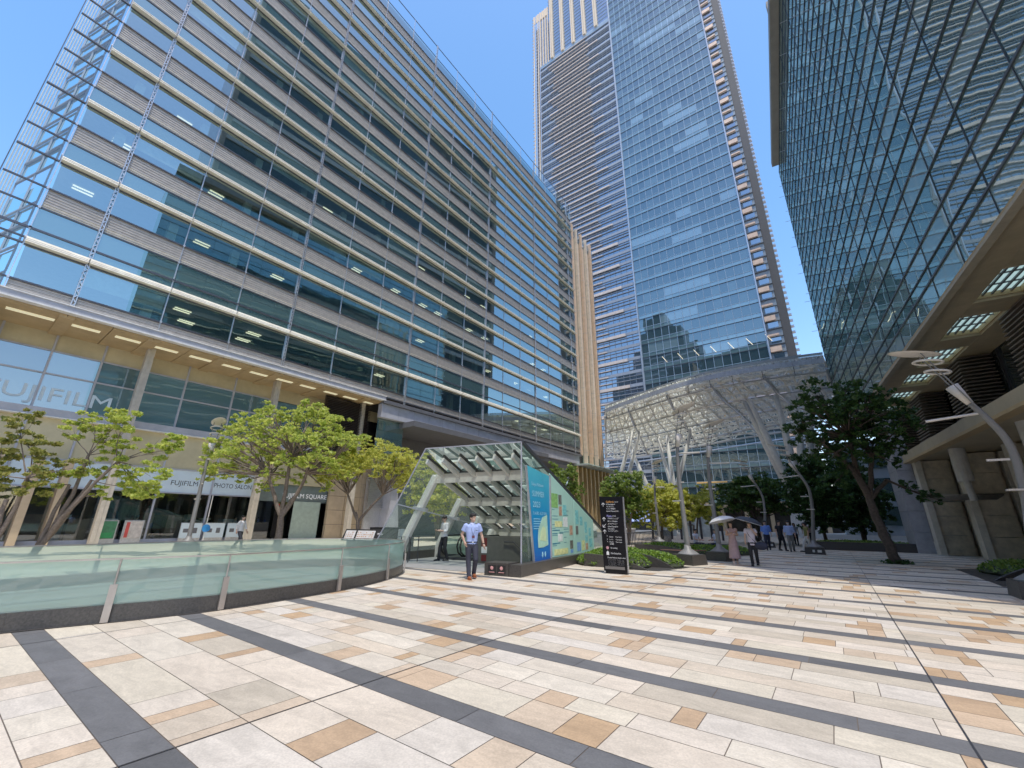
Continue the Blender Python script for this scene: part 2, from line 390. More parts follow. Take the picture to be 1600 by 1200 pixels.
# smooth pale strip in front of the shops
pv = MB(); pv.face([(-37, -6, .010), (-18.5, -6, .010), (-18.5, 34, .010), (-37, 34, .010)]); struct('shop_pavement', pv, mat('cream_paving', (.62, .56, .44), .7, ns=1.5))
# ------------------------------------------------------------------ left office building (facade plane x = -32, facing +x)
XL = -32.
lb = thing('office_building', 'wide glass office block with cream light shelves and ribbed louvre bands above the camera shops', 'building', (XL, 30, 0))
BAY = [-.5, 2.0, 5.85, 9.7, 13.5, 17.45, 21.45, 25.4, 29.4, 33.35, 37.35, 41.3, 45.25, 49.2, 53.15, 57.1, 61.0, 62.7]
MAJ = {2.0, 13.5, 25.4, 37.35, 49.2, 61.0}
SH = [15.35, 20.87]+[20.87+4.5*i for i in range(1, 9)]       # light shelf undersides
def yspan(mb, x0, x1, z0, z1, y0=-.5, y1=62.7): mb.box(x0, x1, y0, y1, z0, z1)
wins, lights, rooms = [], [], MB()
spand = []; louvs = []
trans = []                                                   # transom heights
for i, s in enumerate(SH):
    if i == 0: w0, w1 = 13.3, s; sp = [(s+.38, 16.33), (16.36, 17.7)]; lv = [(12.62, 13.3), (17.7, 19.0)]
    elif i == 1: w0, w1 = 19.0, s; sp = [(s+.3, s+1.52)]; lv = [(s+1.52, s+2.87)]
    else: w0, w1 = s-4.5+2.87, s; sp = [(s+.3, s+1.52)]; lv = [(s+1.52, s+2.87)]
    for a, b in sp: spand.append((a, b)); trans += [a if a != s+.3 else None, b]
    for a, b in lv: louvs.append((a, b)); trans += [a, b]
    for k in range(len(BAY)-1):
        m = MB(); m.face([(XL, BAY[k], w0), (XL, BAY[k+1], w0), (XL, BAY[k+1], w1), (XL, BAY[k], w1)]); wins.append(m)
        # ceiling lights
        if rnd.random() < .5 and i < 9:
            for j in range(1 if rnd.random() < .5 else 2):
                xx = XL-1.6-1.9*j; yy = BAY[k]+rnd.choice([.8, 1.6, 2.4])
                l = MB()
                for d in (0, .36): l.box(xx-d, xx-d-.10, yy, yy+.95, s-.10, s-.06)
                lights.append(l)
    # room: floor, ceiling, back wall, pillars, partition walls
    rooms.box(XL-12, XL-.30, -.4, 62.6, w0-.35, w0-.05, 0)
    rooms.box(XL-12, XL-.30, -.4, 62.6, s-.04, s+.25, 1)
    rooms.box(XL-12.3, XL-12, -.4, 62.6, w0-.3, s+.2, 2)
    for k in range(1, len(BAY)-1, 1):
        if rnd.random() < .55: rooms.box(XL-1.3, XL-.75, BAY[k]-.9, BAY[k]-.4, w0, s, 3)
        if rnd.random() < .30: rooms.box(XL-11, XL-4.0, BAY[k], BAY[k]+.15, w0, s, 2)
        if rnd.random() < .28:
            hh = rnd.choice([.35, .6, 1.0]); rooms.box(XL-.32, XL-.30, BAY[k]+.06, BAY[k+1]-.06, s-.05-hh*(s-w0)*.9, s-.05, 3)
        if rnd.random() < .45:
            for q in range(rnd.randint(1, 3)):
                yy = BAY[k]+rnd.uniform(.3, 3); rooms.box(XL-1.1, XL-.7, yy, yy+rnd.uniform(.3, .9), w0, w0+rnd.uniform(.2, .5), 2)
wins_top = []
for k in range(len(BAY)-1):                                  # top storey and glass parapet
    m = MB(); m.face([(XL, BAY[k], 59.75), (XL, BAY[k+1], 59.75), (XL, BAY[k+1], 61.3), (XL, BAY[k], 61.3)]); wins.append(m)
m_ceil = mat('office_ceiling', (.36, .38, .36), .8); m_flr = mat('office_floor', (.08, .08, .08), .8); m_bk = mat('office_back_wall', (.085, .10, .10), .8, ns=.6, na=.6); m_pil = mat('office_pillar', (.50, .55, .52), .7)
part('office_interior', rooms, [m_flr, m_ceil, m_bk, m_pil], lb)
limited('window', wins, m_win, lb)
limited('ceiling_light', lights, m_warm, lb, 60)
for a, b in spand:
    mb = MB()
    for k in range(len(BAY)-1): mb.face([(XL, BAY[k], a), (XL, BAY[k+1], a), (XL, BAY[k+1], b), (XL, BAY[k], b)])
    part('spandrel_glass', mb, m_teal, lb)
for a, b in louvs:
    mb = MB(); n = max(3, int((b-a)/.085)); st = (b-a)/n
    for q in range(n):
        z = a+q*st
        mb.box(XL-.12, XL-.03-(.025 if q % 2 else 0), -.45, 62.65, z+.008, z+st*.86, 1 if q in (1, 3) and b-a > 1 else 0)
    mb.box(XL-.30, XL-.27, -.45, 62.65, a, b, 0)
    part('louvre_band', mb, [m_louv, m_louvhi], lb)
par = MB()
for k in range(len(BAY)-1): par.face([(XL, BAY[k], 61.35), (XL, BAY[k+1], 61.35), (XL, BAY[k+1], 63.4), (XL, BAY[k], 63.4)])
part('glass_parapet', par, m_scr, lb)
par = MB(); yspan(par, XL-.05, XL+.03, 63.4, 63.48); yspan(par, XL-.05, XL+.03, 61.28, 61.36); yspan(par, XL-12.4, XL-.3, 61.3, 61.6); part('parapet_rail', par, m_trans, lb)
for i, s in enumerate(SH):                                   # light shelves, one per storey, cut at every bay
    mb = MB()
    for k in range(len(BAY)-1):
        y0, y1 = BAY[k]+.03, BAY[k+1]-.03; h = .36 if i == 0 else .30
        mb.hexa([(XL+.015, y0, s+.03), (XL+.37, y0, s+.03), (XL+.37, y1, s+.03), (XL+.015, y1, s+.03), (XL+.015, y0, s+h), (XL+.27, y0, s+h), (XL+.27, y1, s+h), (XL+.015, y1, s+h)], 0)
        for q in range(2): mb.bar((XL+.35-.035*q, y0, s+.11+q*.1), (XL+.35-.035*q, y1, s+.11+q*.1), .02, .008, 1)
        mb.box(XL-.02, XL+.03, y0, y1, s-.07, s+.02, 1)
    part('light_shelf', mb, [m_beige, m_trans], lb)
ts = sorted({round(t, 2) for t in trans if t})
tr = MB()
for t in ts:
    y0 = -2.15
    tr.box(XL-.05, XL+.06, y0, 62.7, t-.045, t-.01); tr.box(XL-.05, XL+.05, y0, 62.7, t+.01, t+.045)
for s in SH: tr.box(XL-.05, XL+.10, -2.15, -.5, s-.02, s+.06)
part('transom_rails', tr, m_trans, lb)
for y in BAY:                                                # mullions, one mesh per bay line
    mb = MB(); z0 = 12.3 if y < 24 else 12.3; z1 = 63.4
    if y in MAJ:
        for d in (-.07, .07): mb.box(XL+.02, XL+.12, y+d-.02, y+d+.02, z0, z1)
        z = z0+.3
        while z < z1:
            mb.bar((XL+.12, y-.09, z), (XL+.12, y+.09, z+.28), .04, .04); mb.bar((XL+.12, y+.09, z+.28), (XL+.12, y-.09, z+.56), .04, .04); z += .56
    else:
        mb.box(XL+.01, XL+.07, y-.022, y+.022, z0, z1)
        for t in ts: mb.box(XL+.05, XL+.12, y-.05, y+.05, t-.07, t+.07)
    for s in SH:
        mb.bar((XL+.05, y-.02, s+.1), (XL+.55, y-.02, s+.22), .04, .05)
    part('mullion', mb, m_alu, lb)
# corner screen: glass carried past the end of the facade
scr = MB(); lv = [12.3]+ts+[61.3, 63.4]
for a, b in zip(lv, lv[1:]): scr.face([(XL, -2.2, a), (XL, -.5, a), (XL, -.5, b), (XL, -2.2, b)])
part('corner_screen', scr, m_scr, lb)
en = MB(); en.box(XL-.05, XL+.05, -2.24, -2.2, 12.3, 63.4); part('screen_edge', en, m_trans, lb)
ends, efr = MB(), MB()                                       # bevelled end facade behind the screen
A, B = Vector((XL-.6, -.62, 0)), Vector((XL-4.6, -1.72, 0))
for s in [10.85]+SH:
    for a, b in ((.3, 1.5), (1.6, 2.8), (2.95, 4.4)):
        ends.face([A+Vector((0, 0, s+a)), B+Vector((0, 0, s+a)), B+Vector((0, 0, s+b)), A+Vector((0, 0, s+b))])
    for q in (0, 1.5, 2.85): efr.bar(A+Vector((.06, -.05, s+q)), B+Vector((.06, -.05, s+q)), .10, .09)
for t in (0, .45, 1): p = A.lerp(B, t); efr.bar(p+Vector((0, -.05, 11)), p+Vector((0, -.05, 62)), .08, .08)
part('end_facade', ends, m_teal, lb); part('end_facade_frame', efr, m_grey, lb)
fins = MB()
for q in range(5):
    fins.box(XL-6.2, XL-6.0, -2.02-.13*q, -1.96-.13*q, 12, 60)
part('end_fins', fins, m_white, lb)
core = MB(); core.box(XL-30, XL-12.4, -.3, 62.6, 0, 60); part('building_core', core, m_greyd, lb)

# fascia and soffit over the shops
fa = MB(); fa.box(XL-.1, XL+.30, -6, 23.1, 12.28, 12.58, 0); fa.box(XL+.02, XL+.36, -6, 23.1, 12.58, 12.64, 1); fa.box(XL-.1, XL+.33, -6, 23.1, 12.20, 12.28, 1)
part('fascia', fa, [m_grey, m_white], lb)
so_ = MB(); xs = XL-3.9
yb = [-6, -2, -.5, 2.0, 3.9, 5.8, 7.75, 9.7, 11.6, 13.5, 15.45, 17.4, 19.4, 21.4, 23.1]
for a, b in zip(yb, yb[1:]): so_.box(xs, XL-.12, a+.02, b-.02, 12.1, 12.2)
for y in (2.0, 5.85, 9.7, 13.5, 17.45, 21.4): so_.box(xs, XL-.14, y-.3, y+.3, 12.0, 12.1)
part('soffit', so_, m_soff, lb)
lt = [];
for a, b in zip(yb[2:], yb[3:]):
    l = MB(); l.box(XL-1.5, XL-1.15, a+.35, b-.35, 12.06, 12.1); lt.append(l)
ml = mat('cove_light', (1, .93, .62), .5, emit=.35, na=0)
for l in lt: part('cove_light', l, ml, lb)

# shop front, plane x = XS
XS = -35.9
def q_(mb, y0, y1, z0, z1, x=XS, mi=0): mb.face([(x, y0, z0), (x, y1, z0), (x, y1, z1), (x, y0, z1)], mi)
Y = [y*1.122 for y in (-4, -1.95, 0, 1.93, 3.9, 5.85, 7.95, 10.72, 13.45)]
up = MB(); 
for a, b in zip(Y, Y[1:]):
    for z0, z1 in ((7.6, 9.6), (9.65, 11.0)): q_(up, a, b, z0, z1)
q_(up, 15.15, 19.4, 7.6, 11.0)
part('upper_shop_glass', up, glass('upper_shop_glass', (.10, .19, .21), .20, tilt=.004), lb)
cr_ = MB(); 
for a, b in zip(Y, Y[1:]): q_(cr_, a, b, 11.05, 12.1)
q_(cr_, 15.15, 25.5, 11.05, 12.1)
part('cream_header', cr_, m_cream, lb)
bk = MB()
for a, b in zip(Y, Y[1:]): q_(bk, a, b, 4.78, 7.1)
q_(bk, 15.15, 25.2, 4.3, 7.1); part('cream_wall', bk, m_cream, lb)
bm = MB(); bm.box(XS, XS+.35, -6, 22.6, 7.12, 7.56, 0); bm.box(XS, XS+.42, -6, 22.6, 7.06, 7.12, 1); part('canopy_beam', bm, [m_grey, m_white], lb)
fr_ = MB()
for y in Y: fr_.box(XS+.0, XS+.12, y-.05, y+.05, 0, 12.1)
for z in (9.62, 11.02, 4.76, 3.2): fr_.box(XS+.0, XS+.09, Y[0], Y[-1], z-.04, z+.04)
fr_.box(XS, XS+.15, Y[0], Y[-1], 0, .28)
part('shop_window_frame', fr_, m_grey, lb)
for k in range(2, len(Y)-1):
    g = MB(); q_(g, Y[k], Y[k+1], .28, 3.18, XS+.01); part('shop_window', g, m_pane, lb)
    g = MB(); q_(g, Y[k]+.05, Y[k+1]-.05, 3.24, 4.72, XS+.02); o_ = part('sign_panel', g, m_lightw, lb)
    words = {3: ('SQUARE', 1.35, .75), 6: ('FUJIFILM', 1.60, .62), 7: ('PHOTO SALON', 2.55, .10)}
    if k in words:
        t, wd, off = words[k]; tm = text_mb(t, .46, wd)
        tm2 = MB().add(tm, frame((XS+.03, Y[k]+off, 3.72), (0, 1, 0)))
        part('sign_lettering', tm2, m_blk, lb)
big = MB().add(text_mb('FUJIFILM', 1.2, 5.3, 0), frame((XS+.05, .1, 8.0), (0, 1, 0)))
part('sign_lettering', big, mat('faint_white_letter', (.55, .66, .72), .5), lb, label='large pale lettering on the upper shop window')
for y in (6.2, 14.3, 22.2, -1.6):
    c = MB(); c.box(-34.3, -33.75, y-.19, y+.19, 0, 12.1); c.box(-34.34, -33.71, y-.05, y+.0, 0, 12.1); part('pillar', c, m_alu if False else mat('pillar_cladding', (.48, .43, .35), .5), lb)
for y in (0.4, 1.7, 3.2, 4.4):       # stone fins beside the entrance
    c = MB(); c.box(-36.6, -34.9, y-.16, y+.16, 0, 4.7); part('stone_fin', c, m_lstone, lb)
# shop interior
si = MB(); si.box(-46, XS-.15, -7, 28, -.02, .03, 0); si.box(-46, -45.7, -7, 28, 0, 7, 1); si.box(-46, XS-.15, -7, 28, 4.9, 5.1, 1)
for y in (3, 9, 15.8): si.box(-45.5, -39.5, y, y+.2, 0, 4.9, 1)
for i in range(60):
    y = rnd.uniform(2.5, 15); x = rnd.uniform(-44, -37.4); h = rnd.uniform(.6, 1.9); si.box(x, x+rnd.uniform(.4, 1.2), y, y+rnd.uniform(.4, 1.2), 0, h, rnd.choice([2, 3, 1]))
part('shop_interior', si, [m_flr, mat('shop_back', (.15, .15, .14), .8, ns=.8, na=.7), m_white, mat('shop_counter', (.22, .15, .12), .6)], lb)
# entrance bay with white lettering, right of the shops
e = MB(); q_(e, 15.15, 18.2, 0, 2.9, XS-.6); part('entrance_glass', e, m_pane, lb)
e = MB(); q_(e, 18.25, 20.6, 0, 3.0, XS-.1); part('frosted_panel', e, mat('frosted_green_panel', (.40, .50, .42), .4), lb)
e = MB(); e.box(XS-.4, XS-.2, 15.15, 21.2, 2.95, 4.3); part('entrance_header', e, mat('entrance_header_glass', (.16, .20, .19), .3), lb)
tm = MB().add(text_mb('FUJIFILM SQUARE', .52, 3.9), frame((XS-.15, 17.2, 3.28), (0, 1, 0))); part('sign_lettering', tm, mat('white_letter', (.85, .85, .85), .5, emit=.2), lb, label='white lettering over the shop entrance')
e = MB(); e.box(XS-.35, XS-.3, 16.9, 17.75, .1, 2.6); part('door_panel', e, m_black, lb)
e = MB(); e.box(XS-.3, XS-.28, 16.95, 17.2, 2.62, 2.75); part('door_sign', e, mat('red_sign', (.6, .03, .03), .5), lb)
# dark louvred plant screen, stone wall, corner glass
e = MB(); z = 7.0
while z < 11.9: e.hexa([(XL-2.0, 18.6, z), (XL-1.75, 18.6, z-.05), (XL-1.75, 23.0, z-.05), (XL-2.0, 23.0, z), (XL-2.0, 18.6, z+.05), (XL-1.75, 18.6, z), (XL-1.75, 23.0, z), (XL-2.0, 23.0, z+.05)]); z += .15
e.box(XL-2.3, XL-2.1, 18.6, 23.0, 7.0, 12.05); part('dark_louvre_screen', e, mat('dark_brown_louvre', (.035, .026, .022), .5), lb)
e = MB()
for r_ in range(6):
    for c_ in range(3): e.box(XS+.3, XS+.6, 20.9+c_*1.55+.02, 20.9+(c_+1)*1.55-.02, r_*1.2, r_*1.2+1.17)
part('stone_wall', e, m_lstone, lb)
e = MB(); z = 2.6
while z < 5.4: e.box(XL-2.6, XL-2.3, 24.2, 26.2, z, z+.09); z += .16
e.box(XL-2.9, XL-2.62, 24.2, 26.2, 0, 5.4); part('vent_grille', e, m_alu, lb)
e = MB(); q_(e, 23.05, 26.1, 7.3, 10.8, XL-.6); q_(e, 23.05, 26.1, 5.5, 7.2, XL-.6); part('corner_window', e, m_teal, lb)
# portal: grey band, canopy edge, dark recess
e = MB(); yy = 22.9
while yy < 62: e.box(XL-.5, XL+.06, yy+.01, yy+1.95, 10.68, 11.95); yy += 1.97
part('portal_band', e, m_grey, lb)
e = MB(); e.box(XL-.4, XL+.3, 22.9, 62.7, 11.97, 12.3); part('portal_gutter', e, m_greyd, lb)
e = MB(); e.box(XL-4, XL+1.6, 25.6, 50, 10.1, 10.62, 0); e.box(XL-6, XL-.5, 50, 62.7, 10.1, 10.62, 0); part('portal_canopy', e, m_greyd, lb)
e = MB()
for r_ in range(9): e.box(XL-5.2, XL-4.6, 26.2, 62.6, r_*1.15, r_*1.15+1.13)
part('portal_wall', e, m_greyd, lb)
e = MB(); e.prism([(XL-1.2, 25.9, 0), (XL-1.2, 27.2, 0), (XL-1.2, 25.9, 9.6)], (-3.5, 0, 0)); part('slanted_pier', e, m_grey, lb)
e = MB(); e.box(XL-4.5, XL-.2, 46, 47.2, 0, 10.1); part('portal_pier', e, m_greyd, lb)

# ------------------------------------------------------------------ terracotta fin tower at its end
ft = thing('lift_tower', 'slim tower clad in pale terracotta vertical fins at the end of the glass office block', 'building', (XL, 68, 0))
b_ = MB(); b_.box(XL-9, XL-.6, 62.75, 73.6, 10.8, 57.5); part('tower_wall', b_, mat('dark_bronze_wall', (.10, .09, .085), .5), ft)
for i in range(5):
    y0 = 62.9+2.12*i; top = 59.3-.0*i
    f = MB()
    f.box(XL-.45, XL+.10, y0, y0+.75 if i in (0, ) else y0+.42, 12.3+(0 if i == 0 else -1.6), top)
    z = 13.
    while z < top-3:
        f.box(XL-.44, XL+.11, y0-.01, y0+.43, z, z+.06, 1); z += 3.9
    part('terracotta_fin', f, [m_terra2 if i % 2 else m_terra, m_louv], ft)
    if i < 4:
        f = MB(); f.box(XL-.45, XL-.16, y0+.85, y0+1.35, 12.6, top-3); part('terracotta_fin', f, m_terra, ft)
        f = MB(); f.box(XL-.5, XL-.38, y0+1.55, y0+1.95, 10.9, top-2.2); part('glass_strip', f, m_teal, ft)
for i in range(5):
    f = MB(); f.box(XL-.3, XL-.25, 62.9+2.12*i-.2, 62.9+2.12*i+1.6, 57.4, 59.6-.3*i); part('top_screen', f, m_scr, ft)
gc = MB(); gc.box(XL-1.5, XL+2.0, 61.2, 76.2, 10.45, 10.6, 0)
for i in range(9): gc.box(XL-1.5, XL+2.0, 61.2+1.85*i, 61.3+1.85*i, 10.3, 10.45, 1)
part('glass_canopy', gc, [mat('pale_green_canopy_glass', (.45, .58, .50), .3), m_alu], ft)
for i in range(9):
    f = MB(); f.box(XL-.6, XL+.25, 61.2+1.52*i, 61.2+1.52*i+.35, .6, 10.3); part('bronze_fin', f, m_gold, ft)
f = MB(); f.box(XL-1.4, XL-.7, 61.2, 73.8, 0, 10.3); part('lobby_wall', f, mat('bronze_lobby_wall', (.12, .10, .05), .4), ft)
# ------------------------------------------------------------------ the tower (front facade y = 115)
YT = 115.
tw = thing('skyscraper', 'tall blue glass skyscraper with a banded stone wing rising behind the white lattice roof', 'building', (-36, YT, 0))
ZS = 4.19; Z0 = 6.2
gx0, gx1 = -36.7, -5.2; ncol = 15; cw = (gx1-gx0)/ncol
m_tv = glass('tower_vision_glass', None, .19, tint=(.80, .93, .95), wave=.006, ior=1.5, tilt=.010, ramp=[(0, (.022, .045, .055)), (.4, (.032, .06, .072)), (.7, (.048, .085, .098)), (.90, (.06, .105, .12))])
m_ts = glass('tower_spandrel_glass', (.11, .19, .20), .25, tint=(.82, .94, .95), ior=1.45, tilt=.006)
m_tb = glass('tower_banded_glass', (.05, .075, .105), .32, tint=(.82, .90, 1), ior=1.45, tilt=.008)
m_tm = mat('tower_mullion', (.32, .42, .50), .4, .3)
NF = 62
wins, bl = [], set()
for q in range(26):
    f_, c_, n_ = rnd.randint(8, 58), rnd.randint(0, 14), rnd.randint(2, 6)
    for k in range(n_): bl.add((f_, c_+k))
bwins = []
for f in range(NF):
    z = Z0+ZS*f
    for c in range(ncol):
        x = gx0+cw*c; m = MB(); m.face([(x, YT, z+1.25), (x+cw, YT, z+1.25), (x+cw, YT, z+ZS), (x, YT, z+ZS)]); (bwins if (f, c) in bl else wins).append(m)
limited('window', wins, m_tv, tw, 70)
m_tbl = glass('tower_blind_glass', None, .24, tint=(.82, .94, .95), ramp=[(0, (.14, .22, .25)), (.5, (.18, .28, .31))])
for q in bwins: part('window', q, m_tbl, tw, label='window with a pale blind drawn')
sp = MB(); mu = MB()
for f in range(NF):
    z = Z0+ZS*f
    for c in range(ncol):
        x = gx0+cw*c; sp.face([(x, YT, z+.02), (x+cw, YT, z+.02), (x+cw, YT, z+1.22), (x, YT, z+1.22)])
    mu.box(gx0, gx1, YT-.16, YT, z-.08, z+.06, 1); mu.box(gx0, gx1, YT-.10, YT, z+1.18, z+1.28, 0)
for c in range(ncol+1):
    x = gx0+cw*c; mu.box(x-.05, x+.05, YT-.13, YT, 0, Z0+ZS*NF, 0)
part('spandrel_glass', sp, m_ts, tw); part('mullion_grid', mu, [m_tm, mat('tower_dark_transom', (.05, .06, .08), .5)], tw)
ed = MB()
for x in (gx0-.35, gx1+.1): ed.box(x, x+.28, YT-.5, YT, 0, Z0+ZS*NF)
part('edge_fin', ed, m_alu, tw)
# banded wing, x -73.5 .. -37
bx0, bx1 = -73.6, gx0-.5; zt = 199.5
bw = MB(); nb = 0
zs = Z0
frames_, beigeA, gl_ = MB(), [], MB()
f = 0
while zs < zt-ZS:
    z = zs
    n = 17
    for c in range(n):
        x = bx0+4+(bx1-bx0-4)*c/n; gl_.face([(x, YT, z+.9), (x+(bx1-bx0-4)/n, YT, z+.9), (x+(bx1-bx0-4)/n, YT, z+ZS), (x, YT, z+ZS)])
    frames_.box(bx0+3.4, bx1, YT-.25, YT+.3, z, z+.9, 0)
    frames_.box(bx0+3.4, bx1, YT-.35, YT, z+2.15, z+2.3, 1)
    frames_.box(bx0+3.4, bx1, YT-.30, YT, z+3.3, z+3.42, 1)
    for c in range(int(n)): x = bx0+4+(bx1-bx0-4)*c/n; frames_.box(x-.05, x+.05, YT-.12, YT, z+.9, z+ZS, 1)
    b1 = MB(); xe = bx1-5.2 if f % 2 == 0 else bx1-10.5
    b1.box(bx0+7+(f*37 % 5)*.8, xe, YT-.60, YT-.3, z+.0, z+(.45 if f % 2 == 0 else .26)); beigeA.append(b1)
    if f < 22 and f % 2 == 0: b3 = MB(); b3.box(xe-20, xe+1.2, YT-.62, YT-.31, z-.15, z+.75); beigeA[-1] = b3
    b2 = MB(); b2.box(bx0+7+(f*53 % 7)*.9, bx1-9.5, YT-.6, YT-.36, z+2.1, z+2.27); beigeA.append(b2)
    zs += ZS; f += 1
part('banded_glass', gl_, m_tb, tw); part('band_frames', frames_, [mat('grey_blue_band', (.30, .34, .39), .5), mat('dark_rib', (.25, .28, .32), .5)], tw)
limited('stone_bar', beigeA, mat('peach_stone_bar', (.72, .60, .50), .6, ns=1), tw)
# slot and corner
s_ = MB(); s_.box(bx1, gx0-.3, YT+.6, YT+1, 0, 262); part('corner_slot', s_, m_ts, tw)
s_ = MB()
for x, mi in ((bx0, 1), (bx0+1.1, 0), (bx0+2.3, 1), (bx0+3.2, 0)): s_.box(x, x+.35, YT-.4, YT, 0, 236, mi)
z = 4
while z < 236: s_.box(bx0-.9, bx0-.2, YT-.2, YT+.2, z, z+.35, 0); s_.box(bx0, bx0+3.4, YT-.1, YT, z, z+.2, 0); z += 2.1
part('corner_fins', s_, [m_alu, m_terra2], tw)
# crown over the banded wing
cg = MB(); z = zt
while z < 262:
    x = bx0+8.2
    while x < bx1-1: cg.face([(x, YT, z), (x+2.4, YT, z), (x+2.4, YT, z+2.0), (x, YT, z+2.0)]); x += 2.4
    z += 2.1
part('crown_glass', cg, m_tb, tw)
cb = MB(); z = zt
while z < 262: cb.box(bx0+8, bx1, YT-.15, YT, z-.12, z+.05); z += 2.1
cb.box(bx0+3.4, bx1, YT-.3, YT+.4, zt-2.2, zt-.3); part('crown_transom', cb, m_tm, tw)
for i in range(5):
    x = bx0+9.2+5.3*i
    c = MB(); c.box(x, x+.5, YT-1.0, YT, zt-.6, 262); c.box(x+.75, x+1.25, YT-1.0, YT, zt-.6, 262)
    z = zt
    while z < 262: c.box(x+.5, x+.75, YT-.7, YT, z, z+.7); z += 1.5
    part('crown_fin', c, m_terra2, tw)
cc = MB(); z = zt-1
while z < 232:
    for x in (bx0+3.6, bx0+5.0, bx0+6.4): cc.face([(x, YT+.1, z), (x+1.3, YT+.1, z), (x+1.3, YT+.1, z+3.2), (x, YT+.1, z+3.2)])
    z += 3.4
part('crown_side_glass', cc, m_tb, tw)
cc = MB()
for x in (bx0+3.5, bx0+4.9, bx0+6.3, bx0+7.6): cc.box(x, x+.3, YT-.5, YT+.1, zt-1, 236)
cc.box(bx0, bx0+8, YT-.2, YT+.1, 231, 236); part('crown_side_fins', cc, m_terra2, tw)
# right edge zone
z = Z0; f = 0
re = MB(); rb = []
re.box(gx1+.4, -1.45, YT, YT+.3, 0, 262, 0)
while z < 262:
    re.box(gx1+.4, -1.4, YT-.25, YT, z-.1, z+.15, 1); re.box(gx1+.4, -1.4, YT-.15, YT, z+2.0, z+2.15, 1)
    re.face([(gx1+1.0, YT-.03, z+.5), (gx1+3.2, YT-.03, z+.5), (gx1+3.2, YT-.03, z+1.9), (gx1+1.0, YT-.03, z+1.9)], 2)
    m = MB(); m.box(gx1+.5, gx1+2.9, YT-.7, YT-.2, z+2.3, z+(3.6 if f % 2 == 0 else 2.75)); rb.append(m)
    z += ZS; f += 1
part('edge_panels', re, [mat('edge_grey', (.24, .29, .33), .5), m_dark, m_tb], tw); limited('edge_stone_bar', rb, mat('peach_stone_bar', (.80, .56, .40), .6, ns=1), tw)
dk = MB(); dk.box(-1.4, .45, YT+.2, YT+4, 0, 262); part('dark_corner_strip', dk, mat('dark_corner', (.07, .07, .07), .7), tw)
brk = []; z = 2
while z < 262: fr2 = MB(); fr2.box(.45, 1.0, YT+1.2, YT+1.8, z, z+.35); fr2.box(.2, 1.15, YT+1.81, YT+2.4, z+.0, z+.6); brk.append(fr2); z += 1.6
limited('corner_bracket', brk, m_alu, tw)
bd = MB(); bd.box(bx0, -.2, YT+4, YT+50, 0, 228); part('tower_body', bd, m_greyd, tw)
bd = MB(); bd.box(bx0+.2, -1.45, YT+1.1, YT+4, 0, 228); part('tower_back', bd, m_greyd, tw)
lo = []
for i in range(7):
    m = MB(); x = -31+4.3*i; m.bar((x, YT-.15, 47.2), (x+1.2, YT-.15, 45.2), .12, .06); lo.append(m)
for m in lo: part('lit_strip', m, m_warm, tw)
lb2 = MB()
for a, b, z in ((-26, -19, 11.2), (-18, -11, 11.0)): lb2.box(a, b, YT-.4, YT-.2, z, z+.35)
part('amber_beam', lb2, mat('amber_wood', (.62, .38, .12), .5, emit=.1), tw)
# low podium and lobby under the canopy
pd_ = thing('podium_building', 'low brown lobby building under the lattice roof behind the trees', 'building', (-20, 100, 0))
m = MB(); m.box(-75, 2, 104, 114, 4.6, 6.0); part('podium_slab', m, m_lstone, pd_)
m = MB(); m.box(-75, 2, 108, 108.4, 0, 4.6); part('podium_wall', m, mat('dark_lobby', (.035, .03, .025), .4, ns=.4, na=.8), pd_)
for i in range(16):
    m = MB(); x = -70+4.6*i; m.box(x, x+.7, 104.2, 105, 0, 4.6); part('podium_pillar', m, m_lstone, pd_)
for x, y, w_, d, h, lab in ((-97, -78, 44, 26, 120, 'stepped dark green office tower far behind the plaza'), (30, -120, 60, 30, 60, 'broad pale block of flats beyond the plaza edge'), (-125, -75, 150, 15, 84, 'long dark office block behind the plaza')):  # the long block is added out of view to darken the skyscraper's lower reflections
    t = thing('distant_building', lab, 'building', (x, y, 0))
    m = MB(); m.box(x, x+w_, y, y+d, 0, h); m.box(x+6, x+w_-8, y+.5, y+d-1, h, h+16); m.box(x+10, x+w_-20, y+2, y+d-3, h+16, h+28); part('wall', m, mat('distant_dark_wall', (.07, .10, .10), .4, ns=.05), t)
    m = MB()
    for k in range(1, int(h/4)): m.box(x-.3, x+w_+.3, y+d, y+d+.4, k*4, k*4+1.0)
    part('floor_band', m, m_grey, t)
t = thing('distant_building', 'white and pale blue low building glimpsed behind the dark tree trunk', 'building', (25, 95, 0))
m = MB(); m.box(1.5, 40, 92, 100, 0, 15); part('wall', m, mat('pale_blue_wall', (.42, .52, .62), .5, ns=.3), t)
for i in range(3):
    for j in range(8): m = MB(); m.box(2.5+4*j, 5.4+4*j, 91.8, 92, 1.5+4.5*i, 4.4+4.5*i); part('window', m, m_teal, t)
